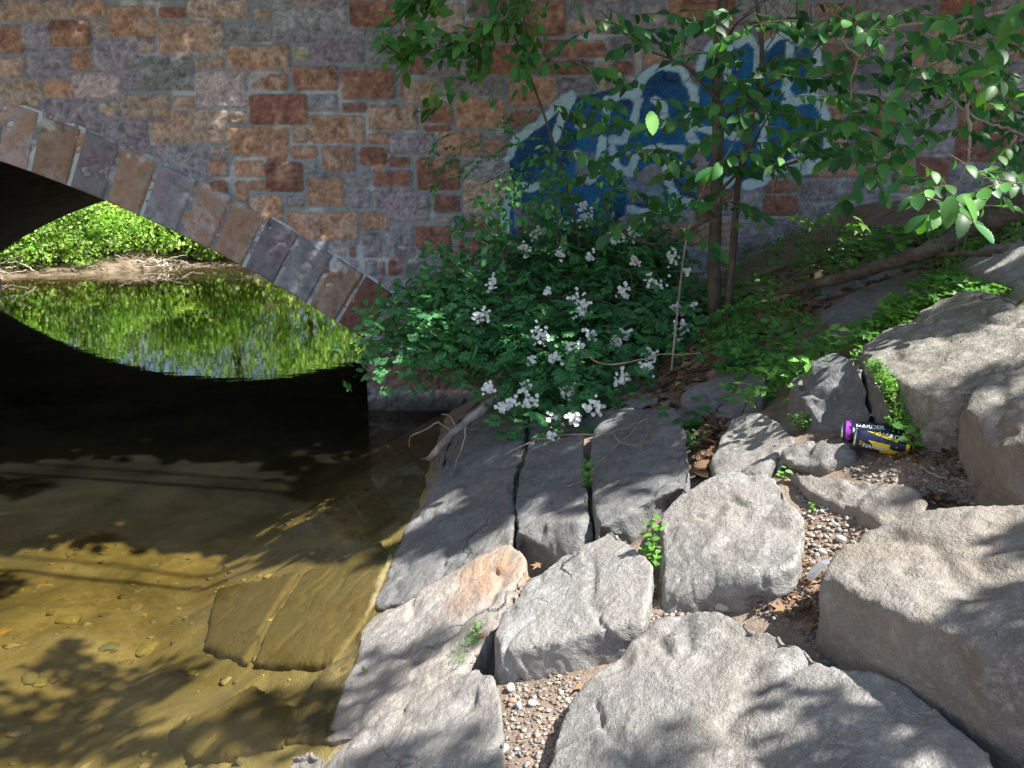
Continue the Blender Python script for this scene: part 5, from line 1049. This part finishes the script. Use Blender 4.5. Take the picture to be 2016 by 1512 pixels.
# ================================================================ overhead canopy that throws the leaf shade (beyond the top and right of the frame)
def land(P, s, hp=0.0):
    """where the ray from canopy point P along -s meets wall, bank or river bed"""
    t1 = (P[:, 1]-WY)/s[1]; w_ = P-s*t1[:, None]; okw = (t1 > 0) & (w_[:, 2] > np.maximum(-.2, SLOPE*(w_[:, 0]+.5)))
    den = s[2]-SLOPE*s[0]; t2 = (P[:, 2]-hp-SLOPE*(P[:, 0]+.5))/den; g = P-s*t2[:, None]
    low = g[:, 2] < -.66; t3 = (P[:, 2]+.66)/s[2]; g3 = P-s*t3[:, None]; g = np.where(low[:, None], g3, g)
    tg = np.where(low, t3, t2); usew = okw & (t1 < tg); return np.where(usew[:, None], w_, g), usew
sv = np.array(SUN); e1 = unit(np.cross(sv, [0, 0, 1.])); e2 = np.cross(sv, e1)
SHADE = [[(-2500, 1075), (-200, 1065), (0, 1058), (200, 1046), (330, 1058), (420, 1062), (560, 1085), (640, 1092), (740, 1082), (790, 1078), (820, 1075), (900, 1068), (935, 1050), (1000, 1020), (1075, 1000), (1150, 985), (1165, 1010), (1230, 985), (1300, 950), (1362, 880), (1400, 855), (1440, 815), (1510, 800), (1560, 780), (1590, 800), (1680, 790), (1740, 815), (1760, 860), (1800, 870), (1860, 830), (1790, 780), (1800, 740), (1900, 690), (1960, 640), (2016, 600), (2016, 560), (1860, 590), (1720, 690), (1690, 670), (1770, 600), (1860, 540), (1960, 500), (2100, 455), (3000, 300), (5000, -2500), (-2500, -2500)],
         [(1895, 750), (1950, 765), (2016, 760), (2100, 740), (2100, 790), (2016, 800), (1960, 830), (1935, 800)],
         [(1610, 885), (1700, 875), (1830, 880), (1890, 905), (1960, 955), (2100, 990), (2100, 975), (2016, 985), (1900, 970), (1840, 955), (1760, 925), (1640, 925)]]
SOFT = [[(640, 1600), (655, 1512), (700, 1490), (800, 1468), (900, 1456), (945, 1462), (975, 1500), (980, 1600)], [(735, 1370), (745, 1320), (800, 1270), (870, 1232), (930, 1235), (900, 1270), (820, 1300), (760, 1350)], [(1180, 1512), (1260, 1470), (1340, 1450), (1300, 1490), (1290, 1600), (1180, 1600)],
        [(-300, 1350), (0, 1330), (150, 1350), (260, 1400), (400, 1450), (330, 1490), (100, 1470), (-300, 1500)], [(60, 1290), (130, 1240), (250, 1300), (420, 1290), (330, 1360), (220, 1380)], [(400, 1440), (480, 1390), (560, 1350), (700, 1340), (780, 1310), (740, 1390), (690, 1440), (560, 1470), (430, 1490)], [(-200, 1120), (0, 1110), (60, 1130), (0, 1160), (-200, 1160)], [(720, 1330), (760, 1250), (780, 1270), (740, 1330)]]
HARD = [[(1592, 1284), (1625, 1318), (1680, 1322), (1765, 1338), (1830, 1388), (1900, 1440), (1990, 1540), (2100, 1700), (1560, 1700), (1582, 1500), (1580, 1440), (1600, 1400), (1655, 1375), (1612, 1383), (1660, 1345), (1700, 1340), (1640, 1330), (1596, 1350), (1590, 1310)],
        [(2050, 1035), (1985, 1075), (1950, 1100), (1872, 1128), (1925, 1142), (1945, 1175), (2016, 1160), (2016, 1175), (1935, 1195), (1880, 1215), (1855, 1245), (1820, 1270), (1780, 1300), (1800, 1360), (1900, 1400), (2016, 1420), (2300, 1500), (2400, 1000)]]
LIT = [(1725, 858, 85, 32), (430, 212, 24, 48), (418, 260, 20, 30), (660, 448, 22, 48), (690, 425, 20, 25), (866, 470, 30, 45), (890, 410, 16, 40), (850, 520, 18, 30), (405, 335, 16, 35), (465, 245, 14, 30), (200, 235, 14, 22), (250, 40, 16, 12), (1585, 60, 20, 30), (1805, 60, 14, 28), (1640, 60, 12, 14), (1900, 200, 14, 30), (1380, 340, 16, 26), (1370, 700, 24, 14), (1330, 690, 22, 10), (1590, 880-85, 30, 14), (1440, 605, 7, 40), (1600, 560, 20, 8), (1450, 870, 34, 18), (1250, 925, 60, 14), (1850, 930-40, 18, 8), (1100, 1010, 34, 12), (1840, 645, 60, 10), (1900, 620, 50, 9), (540, 835, 50, 10), (540, 1040, 60, 12), (1810, 700, 60, 8), (395, 60, 10, 20), (800, 780, 20, 10), (1720, 470, 30, 8)]
PTS = [at(1280, 240, 2.85), at(1500, 315, 4.2), at(1530, 325, 4.2), at(1640, 440, 4.3), at(1145, 82, 4.6), at(1250, 515, 4.7), at(1320, 510, 4.7), at(1590, 770, 2.9), at(1440, 240, 3.2), at(1065, 590, 4.6), at(1700, 440, 4.3), at(1590, 435, 4.3), at(1990, 330, 2.3), at(720, 700, 5.0), at(1060, 605, 4.4), at(1130, 640, 4.4)]
PTS += [at(1700, 855, 2.2), at(1735, 862, 2.2), at(1775, 865, 2.2), at(1660, 840, 2.25)]
PTS += [at(x, y, bdepth(x, y)) for x, y in ((1010, 575), (860, 650), (760, 690), (1130, 760), (1230, 620), (1330, 640), (930, 560), (1090, 500), (1060, 850), (1190, 830))]
PTS = np.array(PTS); pa, pb = PTS@e1, PTS@e2; prr = np.array([.2]*19+[.3]*4+[.17]*20)[:len(PTS)]; prr[:] = .19; prr[np.abs(PTS[:, 1]-2.1) < .25] = .3
def canopy(lmb, dens, dist, spread, lsz, polys, lit, seed, sub=4, jit=.1, hp=.04):
    r = np.random.default_rng(seed)
    def sample(n_, bb):
        A = r.uniform(bb[0], bb[1], n_); B = r.uniform(bb[2], bb[3], n_); T, usew = land(e1*A[:, None]+e2*B[:, None]+sv*30, sv, hp)
        px, py = project(T); m = np.zeros(n_, bool)
        for q in polys: m |= inpoly(px, py, q)
        return A, B, T, usew, px, py, m & (T[:, 1] > -1.2) & (T[:, 2] < 4.6) & (np.abs(T[:, 0]) < 9)
    A, B, T, usew, px, py, m = sample(60000, (-10, 10, -10, 10)); bb = (A[m].min()-.1, A[m].max()+.1, B[m].min()-.1, B[m].max()+.1)
    A, B, T, usew, px, py, m = sample(int(dens*(bb[1]-bb[0])*(bb[3]-bb[2])), bb)
    for (cx_, cy_, rx, ry) in lit: m &= ~(((px-cx_-.3*(cy_-py))/(rx*1.25+4))**2+((py-cy_)/(ry*1.3+5))**2 < 1)
    if lit:
        for u_, v_, r_ in zip(pa, pb, prr): m &= ~(np.hypot(A-u_, B-v_) < r_)
    T = T[m]; N = len(T); Q = T+sv*(dist+spread*r.random(N))[:, None]
    for s_ in range(sub): put(lmb, OVAL, Q+r.normal(0, jit, (N, 3))*.55, rdir(N, -.2), sv+r.normal(0, .45, (N, 3)), lsz*(.7+.6*r.random(N)))
    print('canopy', N*sub, bb); return Q
shade = empty('shade_tree', (6.5, 1.0, 2.6), 'unseen tree leaning over the bank from the right, leaves placed to shade wall and rocks', 'tree')
lm = MB(); br = MB()
Q = canopy(lm, 380, 5.5, 3.0, .17, SHADE[:1], LIT, 5, 2, .08)
canopy(lm, 3000, 4.5, .8, .06, SHADE[1:2], [], 6, 1, .0, .24)
canopy(lm, 3000, 4.5, .8, .06, [[(1660, 892), (1760, 888), (1830, 880), (1890, 905), (1960, 955), (2100, 990), (2016, 985), (1900, 970), (1840, 955), (1780, 930), (1700, 915)]], [], 16, 1, .0, .02)
canopy(lm, 1400, 6.0, 1.5, .08, SOFT, [], 8, 1, .0)
canopy(lm, 5000, 2.6, .4, .05, HARD, [], 7, 1, .0, .11)  # dense leaf clump added out of view to cast the sharp lower right shadow
def crown_fill(n_, cen, rad, seed):
    r = np.random.default_rng(seed); P0 = np.array(cen)+r.normal(0, .5, (n_, 3))*np.array(rad); P0 = P0[P0[:, 2] > 2.3+.3*P0[:, 1]]; P0 = P0[P0[:, 1] < 5.8]
    T, _ = land(P0, sv); px, py = project(T); m = inpoly(px, py, SHADE[0])
    for (cx_, cy_, rx, ry) in LIT: m &= ~(((px-cx_)/(rx+4))**2+((py-cy_)/(ry+5))**2 < 1)
    A, B = P0@e1, P0@e2
    for u_, v_, r_ in zip(pa, pb, prr): m &= ~(np.hypot(A-u_, B-v_) < r_)
    P0 = P0[m]; N = len(P0); put(lm, OVAL, P0, rdir(N, -.2), rdir(N, 1.5), .19*(.7+.6*r.random(N)))
crown_fill(24000, (4.3, 3.9, 5.2), (2.6, 2.2, 2.0), 12)  # extra unseen leaves, added to keep skylight off the right of the wall
tb_ = np.array([6.5, 1.0, 2.2]); tpp = spline([tb_, tb_+np.array([.1, .2, 3]), tb_+np.array([-.6, .6, 6.5]), tb_+np.array([-1.5, 1.5, 9])], 14, .03); tube(br, tpp, np.linspace(.28, .12, len(tpp)), 12, jit=.03)
br.build('trunk', BARK, shade); br = MB()
for q in Q[::max(1, len(Q)//60)]:
    j = rnd.randrange(5, len(tpp)); m_ = (tpp[j]+q)/2+np.array([0, 0, .4])
    tube(br, spline([tpp[j], m_, q], 8), np.linspace(.03, .01, 9)[:len(spline([tpp[j], m_, q], 8))], 4)
br.build('branches', BARK, shade); lm.build('leaves', L_ELM, shade)
